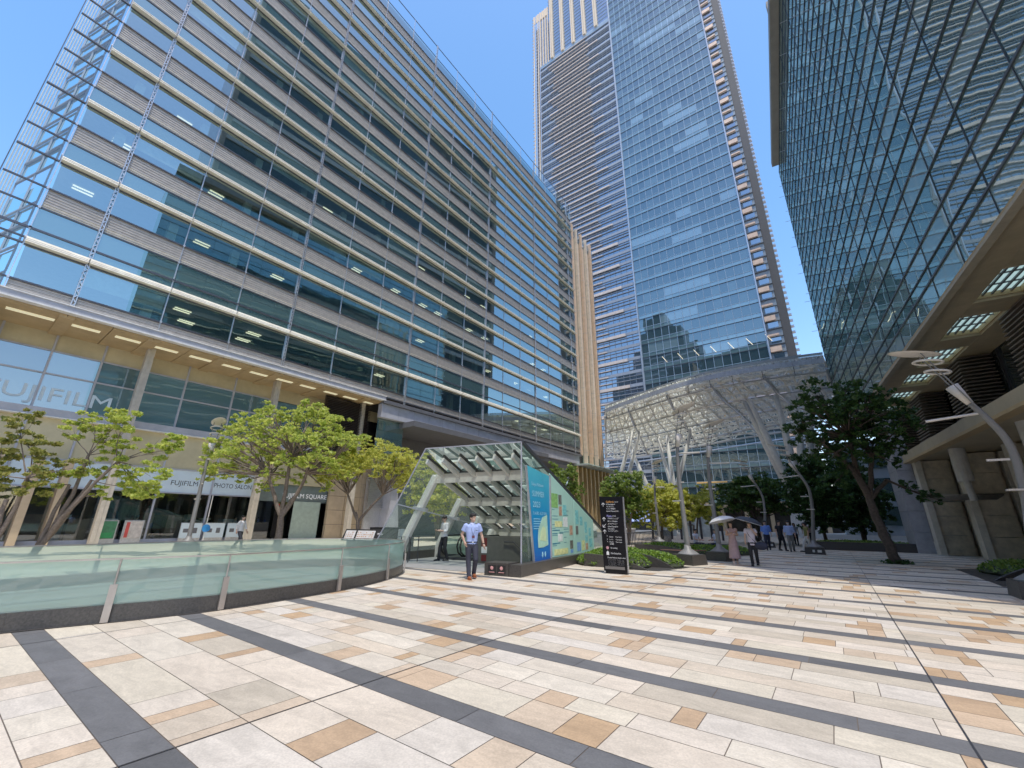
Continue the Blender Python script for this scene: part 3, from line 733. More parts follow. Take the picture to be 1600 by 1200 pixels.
# ------------------------------------------------------------------ right building, local frame u (x) / v (y), rotated
rb_ = thing('glass_office_block', 'glass office block on the right reflecting its neighbour above a brown soffit and stone piers', 'building', (0, 0, 0), -RA)
WM = WORLD[rb_.name]
U = 8.5
m_rv = glass('reflective_vision_glass', None, .33, tint=(.82, .98, .92), ior=1.5, tilt=.010, wave=.02, ramp=[(0, (.07, .13, .14)), (.4, (.10, .17, .18)), (.7, (.14, .22, .23)), (.88, (.24, .33, .33))])
m_rs = glass('reflective_spandrel_glass', (.20, .29, .29), .30, tint=(.84, .98, .94), ior=1.5, tilt=.010, wave=.02)
NV = [9.0+3.45*i for i in range(16)]+[63.2]
NV = [v for v in NV if v < 63]+[63.2]
wins, sp = [], []
rows = [(11.95, 13.23), (13.23, 13.98), (13.98, 15.2), (15.2, 17.0)]
kz = 17.0
kinds = [1, 0, 1, 0]
while kz < 51:
    rows += [(kz, kz+1.43), (kz+1.43, kz+2.8), (kz+2.8, kz+4.4)]; kinds += [1, 0, 0]; kz += 4.4
for (a, b), kd in zip(rows, kinds):
    rw = MB()
    for v0, v1 in zip(NV, NV[1:]):
        m = MB(); m.face([(U, v1, a), (U, v0, a), (U, v0, b), (U, v1, b)])
        if kd: rw.add(m)
        else: wins.append(m)
    if kd: sp.append(rw)
limited('window', wins, m_rv, rb_, wm=WM); [part('spandrel_glass', q, m_rs, rb_, local=True) for q in sp]
tr = MB(); zt_ = kz
for (a, b), kd in zip(rows, kinds): tr.box(U-.06, U+.02, NV[0], NV[-1], b-(.045 if kd else .028), b+(.045 if kd else .028))
for v in NV: tr.box(U-.03, U+.02, v-.016, v+.016, 11.9, zt_)
part('glazing_bars', tr, mat('dark_blue_bar', (.07, .08, .10), .4, .3), rb_, local=True)
st = []
for (a, b), kd in zip(rows[4:], kinds[4:]):
    if kd:
        for v in NV: q = MB(); q.bar((U-.12, v, a), (U-.70, v, a+.02), .03, .04); st.append(q)
limited('glazing_arm', st, m_alu, rb_, wm=WM)
m = MB(); m.box(U-.9, U+.3, NV[0], 61.5, zt_, zt_+.9); m.box(U+.3, U+12, NV[0], 62.5, zt_-.3, zt_+.3); part('roof_edge', m, mat('brown_concrete', (.30, .28, .25), .7, ns=.5), rb_, local=True)
m = MB(); m.box(U+.3, U+9.3, NV[0]+.1, 63.1, 12.6, zt_-.4); part('building_body', m, m_greyd, rb_, local=True)
m = MB()
z = 12.4
while z < zt_: m.box(U-.02, U+.3, 63.2, 63.6, z, z+.2); z += 1.4
part('end_brackets', m, m_alu, rb_, local=True)
m = MB(); m.face([(U+.02, NV[0], 11.95), (U+9.5, NV[0], 11.95), (U+9.5, NV[0], zt_), (U+.02, NV[0], zt_)]); part('end_wall', m, m_rs, rb_, local=True)
# eave and soffit with skylight wells
m = MB(); m.box(U-.25, U+.12, NV[0]-1, 63.3, 11.62, 11.80, 0); m.box(U-.12, U+.2, NV[0]-1, 63.3, 11.80, 11.93, 1); m.box(U-.32, U+.0, NV[0]-1, 63.3, 11.50, 11.62, 1)
part('eave', m, [m_soff, mat('eave_metal', (.42, .37, .28), .5)], rb_, local=True)
sf = MB(); wells = [(v0, v0+3.3) for v0 in (13.2, 18.3, 23.4, 28.5, 33.6, 38.7, 43.8, 48.9, 54)]
sf.box(U+.13, U+1.2, 6, 63, 11.72, 11.86); sf.box(U+2.9, U+4.4, 6, 63, 11.72, 11.86)
pv_ = 6
for a, b in wells: sf.box(U+1.21, U+2.89, pv_, a, 11.72, 11.86); pv_ = b
sf.box(U+1.21, U+2.89, pv_, 63, 11.72, 11.86)
part('soffit', sf, m_soff2, rb_, local=True)
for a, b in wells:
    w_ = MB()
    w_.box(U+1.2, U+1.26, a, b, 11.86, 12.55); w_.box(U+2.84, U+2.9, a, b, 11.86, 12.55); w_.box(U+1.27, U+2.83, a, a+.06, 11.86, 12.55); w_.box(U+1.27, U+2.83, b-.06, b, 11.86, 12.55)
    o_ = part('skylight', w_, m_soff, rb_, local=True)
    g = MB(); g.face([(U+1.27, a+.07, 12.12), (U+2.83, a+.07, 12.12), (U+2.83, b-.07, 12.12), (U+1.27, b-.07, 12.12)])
    p_ = part('pane', g, mat('glowing_skylight_glass', (.40, .60, .62), .3, emit=.8, na=.1) if 'glowing_skylight_glass' not in bpy.data.materials else bpy.data.materials['glowing_skylight_glass'], o_, local=True)  # pane glows by itself in place of daylight from above
    g = MB()
    for q in range(1, 5): g.box(U+1.26+q*.32-.04, U+1.26+q*.32+.04, a+.07, b-.07, 11.98, 12.06)
    for q in (1, 2): g.box(U+1.26, U+2.84, a+q*1.1-.02, a+q*1.1+.02, 12.0, 12.07)
    part('slats', g, m_greyd, o_, local=True)
# upper recessed wall with louvre stacks
UW = 13.0
m = MB()
for i in range(14): m.face([(UW, 7+4*i+4, 5.7), (UW, 7+4*i, 5.7), (UW, 7+4*i, 11.8), (UW, 7+4*i+4, 11.8)])
part('recessed_glass', m, glass('dark_recessed_glass', (.05, .06, .06), .24, ior=1.5, tilt=.01), rb_, local=True)
m = MB()
for i in range(15): m.box(UW-.12, UW, 7+4*i-.06, 7+4*i+.06, 5.6, 11.8)
m.box(UW-.1, UW, 7, 63, 8.9, 9.0); part('recessed_frame', m, m_dark, rb_, local=True)
m_lb = mat('dark_brown_louvre2', (.15, .12, .10), .5)
for v0 in (17.5, 26.2, 35.5, 44.5, 52):
    m = MB(); z = 5.8
    while z < 11.6:
        m.hexa([(UW-1.7, v0, z), (UW-.15, v0, z+.02), (UW-.15, v0+3.2, z+.02), (UW-1.7, v0+3.2, z), (UW-1.7, v0, z+.07), (UW-.15, v0, z+.09), (UW-.15, v0+3.2, z+.09), (UW-1.7, v0+3.2, z+.07)]); z += .23
    m.box(UW-1.2, UW-.2, v0+.5, v0+2.7, 5.6, 11.7); part('louvre_stack', m, m_lb, rb_, local=True)
# lower slab
m = MB(); m.prism([(7.0, 33.6, 5.12), (6.9, 6, 5.12), (13, 6, 5.12), (13, 33.6, 5.12)], (0, 0, .46)); part('canopy_slab', m, mat('brown_slab', (.42, .35, .23), .6, ns=1), rb_, local=True)
m = MB(); m.prism([(6.94, 33.5, 5.0), (6.84, 6, 5.0), (7.25, 6, 5.0), (7.35, 33.5, 5.0)], (0, 0, .115)); part('canopy_edge', m, m_soff, rb_, local=True)
m = MB()
for r_ in range(7): m.box(6.62, 7.35, 33.9, 36.0, r_*1.17, r_*1.17+1.15)
part('end_stone_wall', m, mat('grey_granite_cladding', (.34, .34, .36), .7, ns=3), rb_, local=True)
m_pier = mat('pier_stone', (.58, .50, .37), .75, ns=2.5, na=.25, bump=.3); m_pf = mat('pier_edge', (.62, .57, .47), .6)
for k in range(7):
    v = 33.0-2.75*k; u0 = 7.3+1.02*k if k < 3 else 9.3+.35*(k-2); wd = 1.15
    m = MB()
    for r_ in range(5): m.box(u0+.28, u0+.28+wd, v, v+.6, r_*1.01+.02, (r_+1)*1.01)
    m.box(u0+.3+wd, u0+4.5, v+.35, v+.6, 0, 5.08)
    o_ = part('stone_pier', m, m_pier, rb_, local=True)
    m = MB(); m.box(u0, u0+.27, v-.12, v+.5, 0, 5.08); m.box(u0+wd+.45, u0+wd+.62, v-.05, v+.34, 0, 5.08); m.box(u0+wd+.95, u0+wd+1.05, v+.1, v+.34, 0, 5.08); part('pier_trim', m, m_pf, o_, local=True)
    g = MB(); g.face([(u0+wd+1.2, v+.3, .1), (u0+wd+3.2, v+.3, .1), (u0+wd+3.2, v+.3, 5.0), (u0+wd+1.2, v+.3, 5.0)]); part('side_window', g, m_teal, o_, local=True)
for u_, v_, z0 in ((8.0, 28.6, 3.55), (8.2, 22.0, 3.3), (8.4, 17.5, 3.2)):
    m = MB(); m.tube([(u_, v_, 5.11), (u_, v_, z0)], .30, 20, 0); m.tube([(u_, v_, z0), (u_+.05, v_, z0-.9)], .14, 12, 0); part('drum_light', m, mat('drum_white', (.50, .49, .46), .5), rb_, local=True, smooth=False)
m = MB(); m.rings([(8.3, 31.2, 2.75, 1.5, 1.3), (8.3, 31.2, 2.95, 1.7, 1.5), (8.3, 31.2, 3.02, 1.7, 1.5)], 28); part('round_porch', m, mat('porch_metal', (.20, .18, .15), .4, .3), rb_, local=True)
m = MB(); m.box(13.2, 40, 7, 63, 0, 11.6); part('building_rear', m, m_greyd, rb_, local=True)
# tall block set back behind its roof
tb = thing('tall_office_tower', 'brown edged high office tower set back behind the glass block on the right', 'building', (0, 0, 0), -RA)
m = MB(); m.box(18, 46, 14, 88, 0, 119); part('tower_wall', m, mat('tower_dark_glass', (.05, .07, .075), .15, ns=.3), tb, local=True)
m = MB(); z = 40
while z < 119: m.box(17.7, 18, 14, 88, z, z+1.1); z += 4.4
part('floor_band', m, mat('pale_band', (.42, .42, .40), .6), tb, local=True)
m = MB(); m.box(17.2, 18.6, 87.4, 88.6, 40, 121); m.box(17.2, 18.6, 13.6, 14.4, 40, 121); part('corner_edge', m, mat('brown_concrete2', (.26, .23, .20), .7), tb, local=True)
# ------------------------------------------------------------------ great lattice roof on slanted white columns
gr = thing('lattice_roof', 'huge curved glass roof of cream steel lattice on slanted white columns in front of the skyscraper', 'canopy', (-3, 66, 0))
def near(s):
    P_ = [(-27.6, 64.0), (-24.5, 62.6), (-20.4, 60.9), (-14.8, 58.6), (-10.5, 57.6), (-6.6, 57.6), (-1.7, 58.4), (2.7, 59.7)]
    t = s*(len(P_)-1); i = min(int(t), len(P_)-2); f = t-i
    return Vector((P_[i][0]*(1-f)+P_[i+1][0]*f, P_[i][1]*(1-f)+P_[i+1][1]*f, 0))
def far(s):
    P_ = [(-45.5, 104), (-37, 103), (-28.6, 100.4), (-19, 96.5), (-9.9, 92.8), (-2.4, 91), (1.5, 90.6), (5, 90.5)]
    t = s*(len(P_)-1); i = min(int(t), len(P_)-2); f = t-i
    return Vector((P_[i][0]*(1-f)+P_[i+1][0]*f, P_[i][1]*(1-f)+P_[i+1][1]*f, 0))
NX, NY = 25, 13
def gp(i, j, z):
    s, t = i/NX, j/NY
    p = near(s).lerp(far(s), t); p.z = z+.8*math.sin(math.pi*t)+.2+.9*s-(1.2*min(1, t*5) if z < 19 else 0); return p
lt_ = MB()
for i in range(NX+1):
    for j in range(NY+1):
        T, B = 19.4, 18.5
        if i < NX: lt_.bar(gp(i, j, T), gp(i+1, j, T), .13, .16); 
        if j < NY: lt_.bar(gp(i, j, T), gp(i, j+1, T), .13, .16)
        if (i+j) % 2 == 0:
            if i+2 <= NX: lt_.bar(gp(i, j+rnd.uniform(-.25, .25), B), gp(i+2, j+rnd.uniform(-.25, .25), B), .26, .26)
            if j+2 <= NY: lt_.bar(gp(i+rnd.uniform(-.2, .2), j, B), gp(i+rnd.uniform(-.2, .2), j+2, B), .24, .24)
            for di, dj in ((1, 0), (-1, 0), (0, 1), (0, -1)):
                if 0 <= i+di <= NX and 0 <= j+dj <= NY: lt_.bar(gp(i, j, B), gp(i+di, j+dj, T), .15, .15)
            if i+1 <= NX and j+1 <= NY and rnd.random() < .5: lt_.bar(gp(i, j, B), gp(i+1, j+1, B), .18, .18)
            if i+1 <= NX and j >= 1 and rnd.random() < .3: lt_.bar(gp(i, j, B), gp(i+1, j-1, B), .18, .18)
part('lattice', lt_, m_steelw, gr)
for q in range(70):                       # secondary louvre rods under the glass
    pass
m = MB()
for i in range(NX):
    for j in range(NY): m.face([gp(i, j, 19.95), gp(i+1, j, 19.95), gp(i+1, j+1, 19.95), gp(i, j+1, 19.95)])
mg_ = glass('roof_glass', None, .06, see=(.86, .89, .86)); milky(mg_, .12, (.16, .16, .14)); part('roof_glass', m, mg_, gr)
m = MB()
for i in range(NX*2):
    a, b = gp(i/2, -.25, 19.15), gp((i+1)/2, -.25, 19.15)
    m.bar(a+(b-a)*.02, b-(b-a)*.02, .10, .62, 0)
    if i % 5 == 0: m.bar(a+Vector((0, .2, -.3)), a+Vector((0, .5, -1.3)), .06, .06, 1)
part('fascia', m, [mat('pale_blue_fascia', (.50, .54, .62), .35, .2), m_dark], gr)
m = MB()
for q in range(6):                        # tubular rails on top of the edge
    pts = [gp(i, -.1+q*.12, 19.95+.13*q) for i in range(0, NX+1)]; m.tube(pts, .03, 5)
part('edge_rails', m, m_alu, gr)
m = MB(); pts = [gp(i, .35, 18.2) for i in range(0, NX+1)]; m.tube(pts, .15, 8); pts = [gp(i, NY-.2, 18.2) for i in range(0, NX+1)]; m.tube(pts, .16, 8)
for j in (3, 7, 11, 15):
    m.tube([gp(i, j, 18.3) for i in range(NX+1)], .15, 6)
for i in range(0, NX+1, 5): m.tube([gp(i, j, 18.2) for j in range(NY+1)], .15, 6)
part('edge_tube', m, m_alu, gr)
cols = [((-35.5, 78, 0), (-28.2, 78, 18.4)), ((-34.5, 80, 0), (-27.6, 80, 18.4)), ((-25.4, 84, 0), (-31.8, 84, 18.2)), ((-22.6, 86, 0), (-26, 86, 18.2)), ((-23.0, 84, 0), (-23.6, 84, 18.2)),
        ((-24.5, 80, 0), (-17.8, 80, 18.3)), ((-3.3, 65, 5.0), (-6.4, 65, 18.3)), ((-3.6, 65, 5.0), (-7.1, 66, 18.3)), ((-2.6, 65, 4.6), (-3.1, 64.5, 18.3)), ((-2.0, 65, 4.6), (-1.2, 65.5, 18.3)), ((-1.9, 66, 4.2), (.6, 70, 18.3))]
for a, b in cols:
    a, b = Vector(a), Vector(b); m = MB(); m.tube([a, a.lerp(b, .5), b], [.42, .44, .26], 14); part('slanted_column', m, m_white, gr, smooth=True)
m = MB(); m.prism([(-4.3, 64.3, 0), (-1.1, 64.3, 0), (-1.6, 64.5, 5.6), (-3.9, 64.5, 5.6)], (0, 1.6, 0)); part('column_base', m, m_white, gr)

# ------------------------------------------------------------------ escalator pavilion
GB = (-7.75, 11.05, 0); GR = math.atan2(.16, .99)
gh = thing('escalator_pavilion', 'wedge shaped glass pavilion with white frames over the escalators', 'pavilion', GB, GR)
def rz_(s): return 4.0-.312*s
def lx(z): return -(6.35-.60*z)
m_wf = mat('white_frame_paint', (.66, .64, .58), .4)
SE = 9.4
m = MB(); m.face([(lx(4), 0, 4.05), (0, 0, 4.0), (0, SE, rz_(SE)), (lx(rz_(SE)), SE, rz_(SE))]); part('roof_glass', m, m_gable, gh, local=True)
m = MB(); m.face([(lx(4.05), 0, 4.05), (lx(0), 0, 0), (lx(0), SE, 0), (lx(rz_(SE)), SE, rz_(SE))]); part('side_glass', m, m_gable, gh, local=True)
m = MB(); m.face([(0, 0, .35), (0, SE, .35), (0, SE, rz_(SE)), (0, 0, 4.0)]); part('side_glass', m, m_gable, gh, local=True)
m = MB()
for a, b in (((lx(4.05), 0, 4.05), (0, 0, 4.0)), ((lx(4.05), 0, 4.05), (lx(0), 0, 0)), ((0, 0, .3), (0, 0, 4.0)), ((lx(2.1), 0, 2.1), (lx(1.15), SE, 1.0))): m.bar(a, b, .03, .035)
part('edge_trim', m, m_grey, gh, local=True)
m = MB(); m.bar((0, 0, 4.02), (0, SE, rz_(SE)+.02), .10, .11); part('ridge_bar', m, m_dark, gh, local=True)
for s in (1.5, 4.0, 6.3, 8.3):
    z = rz_(s)-.42; m = MB()
    m.bar((lx(z), s, z), (-.05, s, z), .16, .34)
    m.bar((lx(z)-.02, s, z+.1), (lx(0)+.1, s, .05), .28, .18, up=(0, 1, 0))
    part('portal_frame', m, m_wf, gh, local=True)
for s in (1.5, 4.0, 6.3):
    z = 2.15-.12*s; m = MB(); m.bar((lx(z)-.3, s-.05, z+.05), (lx(z)+.35, s-.05, z-.06), .16, .12); part('bracket', m, m_alu, gh, local=True)
for s0, s1 in ((.35, 1.5), (2.2, 4.0), (4.7, 6.3), (6.9, 8.3)):
    for i in range(6):
        z0, z1 = rz_(s0)-.22, rz_(s1)-.36; x = lx(z1)+.35+i*.72+.0
        if x > -.1: continue
        m = MB(); m.bar((x, s0, z0-.03), (x, s1, z1), .10, .18); part('rafter', m, m_wf, gh, local=True)
        m = MB(); m.bar((x+.10, s0-.1, z0+.12), (x+.10, s1, z1+.16), .07, .07); m.bar((x+.06, s1-.1, z1+.14), (x+.72, s1-.1, z1+.14), .05, .05); part('vent_frame', m, m_blk, gh, local=True)
m = MB(); m.box(-.12, .26, -.55, 4.6, 0, .33); m.box(-.12, .26, 4.62, SE+.2, 0, .33); m.box(-.95, -.14, -.55, .1, 0, .36); part('granite_plinth', m, m_kerb, gh, local=True)
for x in (-.82, -.50):
    s_ = MB(); s_.box(x, x+.26, -.565, -.552, .07, .30); o_ = part('notice_plate', s_, m_blk, gh, local=True)
    s_ = MB(); s_.ell((x+.13, -.567, .22), (.05, .006, .05), 10, 6); s_.box(x+.04, x+.22, -.572, -.567, .10, .115); part('notice_symbol', s_, mat('red_white_symbol', (.75, .35, .33), .5), o_, local=True)
m = MB(); m.box(-6.3, -.14, -.1, SE, .012, .02); part('tiled_floor', m, m_conc, gh, local=True)
# boards on the right-hand wall
XB = .05
def gmat():
    m, nt, o = nmat('blue_gradient_board'); L = nt.links
    g = N(nt, 'ShaderNodeNewGeometry'); sx = N(nt, 'ShaderNodeSeparateXYZ'); L.new(g.outputs['Position'], sx.inputs[0])
    mr = N(nt, 'ShaderNodeMapRange'); mr.inputs[1].default_value = .4; mr.inputs[2].default_value = 3.1; L.new(sx.outputs[2], mr.inputs[0])
    rp = N(nt, 'ShaderNodeValToRGB'); rp.color_ramp.elements[0].color = (.008, .12, .50, 1); rp.color_ramp.elements[1].color = (.06, .46, .60, 1); e = rp.color_ramp.elements.new(.5); e.color = (.010, .26, .55, 1)
    L.new(mr.outputs[0], rp.inputs[0]); b = N(nt, 'ShaderNodeBsdfPrincipled'); b.inputs['Roughness'].default_value = .3; L.new(rp.outputs[0], b.inputs['Base Color']); L.new(b.outputs[0], o.inputs[0]); return m
m = MB(); m.prism([(XB, .22, 3.27), (XB, .80, .27), (XB, 2.12, .34), (XB, 2.12, 3.10)], (.04, 0, 0)); bb = part('event_board', m, gmat(), gh, local=True)
m = MB(); m.bar((XB+.02, .20, 3.27), (XB+.02, .78, .27), .05, .06, up=(1, 0, 0)); m.bar((XB+.02, 2.14, .34), (XB+.02, 2.14, 3.1), .05, .05, up=(1, 0, 0)); part('board_frame', m, m_alu, bb, local=True)
def wr(t, s, z, size, width, mt, root, name='board_lettering'):
    tm = MB().add(text_mb(t, size, width), frame((XB+.046, s, z), (0, 1, 0))); return part(name, tm, mt, root, local=True)
m_bt = mat('pale_blue_letter', (.35, .72, .85), .4, na=0)
wr('Tokyo Midtown', .55, 2.66, .16, 1.0, m_bt, bb); wr('SUMMER', .62, 2.32, .26, 1.0, m_bt, bb); wr('2023', .66, 1.98, .26, .6, m_bt, bb); wr('7.14 FRI - 8.27 SUN', .66, 1.74, .14, 1.15, m_bt, bb)
m = MB()
for k in range(5): m.box(XB+.044, XB+.047, .72, 1.25+.12*(k % 2), 1.60-.075*k, 1.62-.075*k)
part('small_print', m, m_bt, bb, local=True)
m = MB(); m.prism([(XB+.044, s, z) for s, z in ((1.08, .72), (1.05, 1.02), (1.1, 1.28), (1.42, 1.66), (1.85, 1.75), (1.92, .78), (1.5, .72))], (.003, 0, 0)); part('map_graphic', m, mat('pale_green_map', (.42, .72, .55), .4), bb, local=True)
m = MB(); m.prism([(XB+.049, s, z) for s, z in ((1.2, .95), (1.25, 1.2), (1.5, 1.4), (1.7, 1.3), (1.75, .9))], (.002, 0, 0)); part('map_graphic', m, mat('lime_map', (.62, .80, .45), .4), bb, local=True)
m = MB(); m.ell((XB+.045, 1.42, .50), (.004, .06, .09), 10, 6); m.ell((XB+.045, 1.65, .50), (.004, .06, .09), 10, 6); part('emblem', m, m_bt, bb, local=True)
m_gb = mat('mint_board', (.42, .72, .60), .35, na=.05)
m = MB(); m.prism([(XB, 2.2, .35), (XB, 4.7, .33), (XB, 4.7, rz_(4.7)-.10), (XB, 2.2, rz_(2.2)-.10)], (.03, 0, 0)); g1 = part('guide_board', m, m_gb, gh, local=True)
m = MB(); m.prism([(XB, 4.76, .33), (XB, 7.35, .33), (XB, 7.35, rz_(7.35)-.10), (XB, 4.76, rz_(4.76)-.10)], (.03, 0, 0)); g2 = part('guide_board', m, m_gb, gh, local=True)
pc = [('photo_panel_green', (.12, .30, .06)), ('photo_panel_dark', (.07, .07, .06)), ('photo_panel_brown', (.30, .17, .10)), ('photo_panel_teal', (.10, .36, .36)), ('photo_panel_yellow', (.50, .60, .20)), ('photo_panel_white', (.55, .68, .60)), ('photo_panel_blue', (.08, .22, .50))]
pm = [mat(a, b, .4, ns=9, na=.6, col2=tuple(min(1, c*2+.1) for c in b)) for a, b in pc]
def pic(root, s0, s1, z0, z1, k):
    m = MB(); m.box(XB+.032, XB+.036, s0, s1, z0, z1); part('picture', m, pm[k], root, local=True)
for a in ((2.32, 2.95, 2.02, 2.52, 0), (3.02, 3.35, 2.15, 2.50, 1), (3.05, 3.35, 1.75, 2.08, 2), (3.45, 3.85, 1.78, 2.15, 3), (3.45, 3.95, 1.35, 1.70, 5), (2.6, 3.35, 1.35, 1.55, 4), (4.15, 4.5, 1.05, 1.40, 2), (2.9, 3.35, .85, 1.1, 5), (4.15, 4.5, .55, .85, 1), (2.5, 3.9, .40, .60, 4), (4.2, 4.5, .40, .52, 6)): pic(g1, *a)
for a in ((4.9, 5.3, 1.45, 2.0, 3), (5.45, 5.8, 1.4, 1.75, 3), (4.9, 5.2, 1.05, 1.38, 1), (6.05, 6.4, 1.1, 1.55, 3), (6.6, 6.95, .95, 1.3, 3), (5.0, 5.45, .42, .75, 6), (5.6, 6.0, .42, .8, 4), (6.1, 6.45, .75, 1.0, 3), (6.1, 6.45, .42, .68, 2), (6.65, 7.1, .5, .85, 3)): pic(g2, *a)
m = MB()
for k in range(26):
    s = rnd.choice([2.35, 3.05, 3.5]); z = rnd.uniform(.7, 2.0); m.box(XB+.031, XB+.0335, s, s+rnd.uniform(.25, .6), z, z+.018)
for k, z in ((0, 1.22), (1, .78)): m.box(XB+.031, XB+.034, 2.35, 3.1, z, z+.035)
part('small_print', m, mat('teal_print', (.04, .22, .32), .5), g1, local=True)
m = MB(); m.box(XB, XB+.07, 2.16, 2.21, .3, 3.15); part('board_post', m, m_alu, gh, local=True)
# escalators and stairs inside
m = MB(); m.box(-3.25, -.35, 2.5, 2.75, 0, .98); m.prism([(-.55, 2.76, 0), (-.55, 2.76, .98), (-.55, 3.6, .98), (-.55, 6.6, -.4), (-.55, 6.6, -1), (-.55, 2.76, -1)], (-.12, 0, 0)); part('stair_parapet', m, mat('dark_olive_stone', (.10, .10, .085), .5, ns=6), gh, local=True)
m = MB(); m.tube([(-.2, 2.3, 1.05), (-.2, 3.2, 1.02), (-.2, 5.6, -.1)], .03, 8); m.tube([(-1.9, 2.45, .8), (-1.5, 2.45, .8), (-.7, 2.45, .15)], .022, 8); m.box(-.32, -.22, 1.6, 1.7, 0, 1.1); part('stair_handrail', m, m_dark, gh, local=True)
m = MB(); m.box(-2.9, -2.66, 2.485, 2.498, .62, .92, 0); m.box(-2.9, -2.66, 2.485, 2.498, .38, .60, 1); m.box(-2.9, -2.68, 2.485, 2.498, .10, .32, 0); part('warning_plates', m, [mat('dark_red_plate', (.12, .01, .01), .5), m_white], gh, local=True)
for x in (-3.5, -4.3, -4.45, -5.25):
    m = MB(); m.face([(x, 3.5, .15), (x, 4.7, .15), (x, 7.2, -1.2), (x, 7.2, -.3), (x, 4.9, .92), (x, 3.5, .92)]); o_ = part('escalator_balustrade', m, m_rail, gh, local=True)
    pts = [(x, 4.2, .12), (x, 3.5, .15), (x, 3.22, .3), (x, 3.12, .53), (x, 3.22, .78), (x, 3.5, .94), (x, 4.9, .95), (x, 7.2, -.3)]
    m = MB(); m.tube(pts, .035, 8); part('handrail', m, m_blk, o_, local=True)
m = MB(); m.box(-5.4, -3.4, 3.1, 4.6, 0, .12); part('escalator_landing', m, m_dark, gh, local=True)
for x in (-5.35, -5.75, -6.0):
    m = MB(); m.tube([(x, 1.2, 0), (x, 1.2, .92), (x-.0, 1.75, .92), (x, 1.75, 0)], .02, 8); part('barrier_rail', m, m_dark, gh, local=True)
m = MB(); m.box(-6.4, -3.0, 8.6, 8.8, 0, 1.0); m.box(-6.25, -6.15, 2.0, 8.6, 0, .5); part('granite_wall', m, m_kerb, gh, local=True)

# ------------------------------------------------------------------ glass rail round the light well
def smooth_closed(P_, n=8):
    out = []; L = len(P_)
    for i in range(L):
        a, b, c, d = (Vector(P_[(i+k) % L]) for k in (-1, 0, 1, 2))
        for j in range(n):
            t = j/n; out.append(.5*((2*b)+(-a+c)*t+(2*a-5*b+4*c-d)*t*t+(-a+3*b-3*c+d)*t**3))
    return out
oval = smooth_closed([(-10.2, -3.2, 0), (-9.62, -1, 0), (-9.40, 1.07, 0), (-9.0, 2.6, 0), (-8.9, 3.9, 0), (-9.25, 6.2, 0), (-9.9, 7.8, 0), (-10.9, 9.2, 0), (-12.2, 9.95, 0), (-13.6, 9.6, 0), (-14.6, 8.3, 0), (-15.1, 6.4, 0), (-15.0, 4.4, 0), (-14.7, 2.4, 0), (-14.5, .3, 0), (-14.0, -2.6, 0), (-12.2, -4.6, 0)])
rl = thing('glass_balustrade', 'curved green glass balustrade on a dark granite kerb round the light well', 'railing', (-12, 3, 0))
ctr = Vector((-12, 3, 0)); n_ = len(oval)
def off(i, d): 
    t = (oval[(i+1) % n_]-oval[i-1]).normalized(); nn = Vector((t.y, -t.x, 0)); return oval[i % n_]+nn*d
m = MB()
for i in range(n_):
    j = (i+1) % n_; a, b, c, d = off(i, 0), off(j, 0), off(j, -.22), off(i, -.22); f_ = (b-a)*.008 if i % 4 == 3 else Vector((0, 0, 0)); b = b-f_
    z = Vector((0, 0, .245)); z_ = Vector((0, 0, .008)); m.hexa([a+z_, b+z_, c+z_, d+z_, a+z, b+z, c+z, d+z])
part('granite_kerb', m, m_kerb, rl)
m = MB()
for i in range(n_):
    j = (i+1) % n_; a, b = off(i, .07), off(j, .07); c, d = off(j, 0), off(i, 0); m.face([a+Vector((0, 0, .014)), b+Vector((0, 0, .014)), c+Vector((0, 0, .014)), d+Vector((0, 0, .014))])
part('drain_strip', m, m_kerb, rl)
PO = [k for k in range(3, n_, 9)]
for a_, b_ in zip(PO, PO[1:]+[PO[0]+n_]):
    m = MB()
    for i in range(a_, b_):
        p, q = off(i % n_, -.02), off((i+1) % n_, -.02); m.face([p+Vector((0, 0, .25)), q+Vector((0, 0, .25)), q+Vector((0, 0, .885)), p+Vector((0, 0, .885))])
    part('glass_panel', m, m_rail, rl)
m_pin = mat('brushed_warm_steel', (.42, .38, .35), .35, .7)
for k in PO:
    p = off(k, .03); t = (oval[(k+1) % n_]-oval[k-1]).normalized(); nn = Vector((t.y, -t.x, 0)); z = lambda h: Vector((0, 0, h))
    m = MB(); a = p-t*.045; b = p+t*.045
    m.hexa([a+z(.02), b+z(.02), b+nn*.04+z(.02), a+nn*.04+z(.02), a+z(.54), b+z(.54), b+nn*.04+z(.54), a+nn*.04+z(.54)])
    m.tube([p+z(.5), p+nn*.0+z(.9)], .014, 8); part('rail_post', m, m_pin, rl)
m = MB(); pts = [off(i % n_, -.02)+Vector((0, 0, .90)) for i in range(n_+1)]
for a, b in zip(pts, pts[1:]): m.bar(a, b, .055, .022)
part('top_rail', m, m_pin, rl)
m = MB(); m.face([off(i, -.3)+Vector((0, 0, .02)) for i in range(n_)]); part('well_skylight', m, mat('pale_green_glass_floor', (.16, .21, .185), .25, ns=.5), rl)
m = MB()
for i in range(3): m.box(-13.8+1.6*i, -13.74+1.6*i, -2.5+.15*i, 7.4-.1*i, .03, .06)
part('skylight_ribs', m, mat('rib_grey_green', (.24, .30, .27), .5), rl)

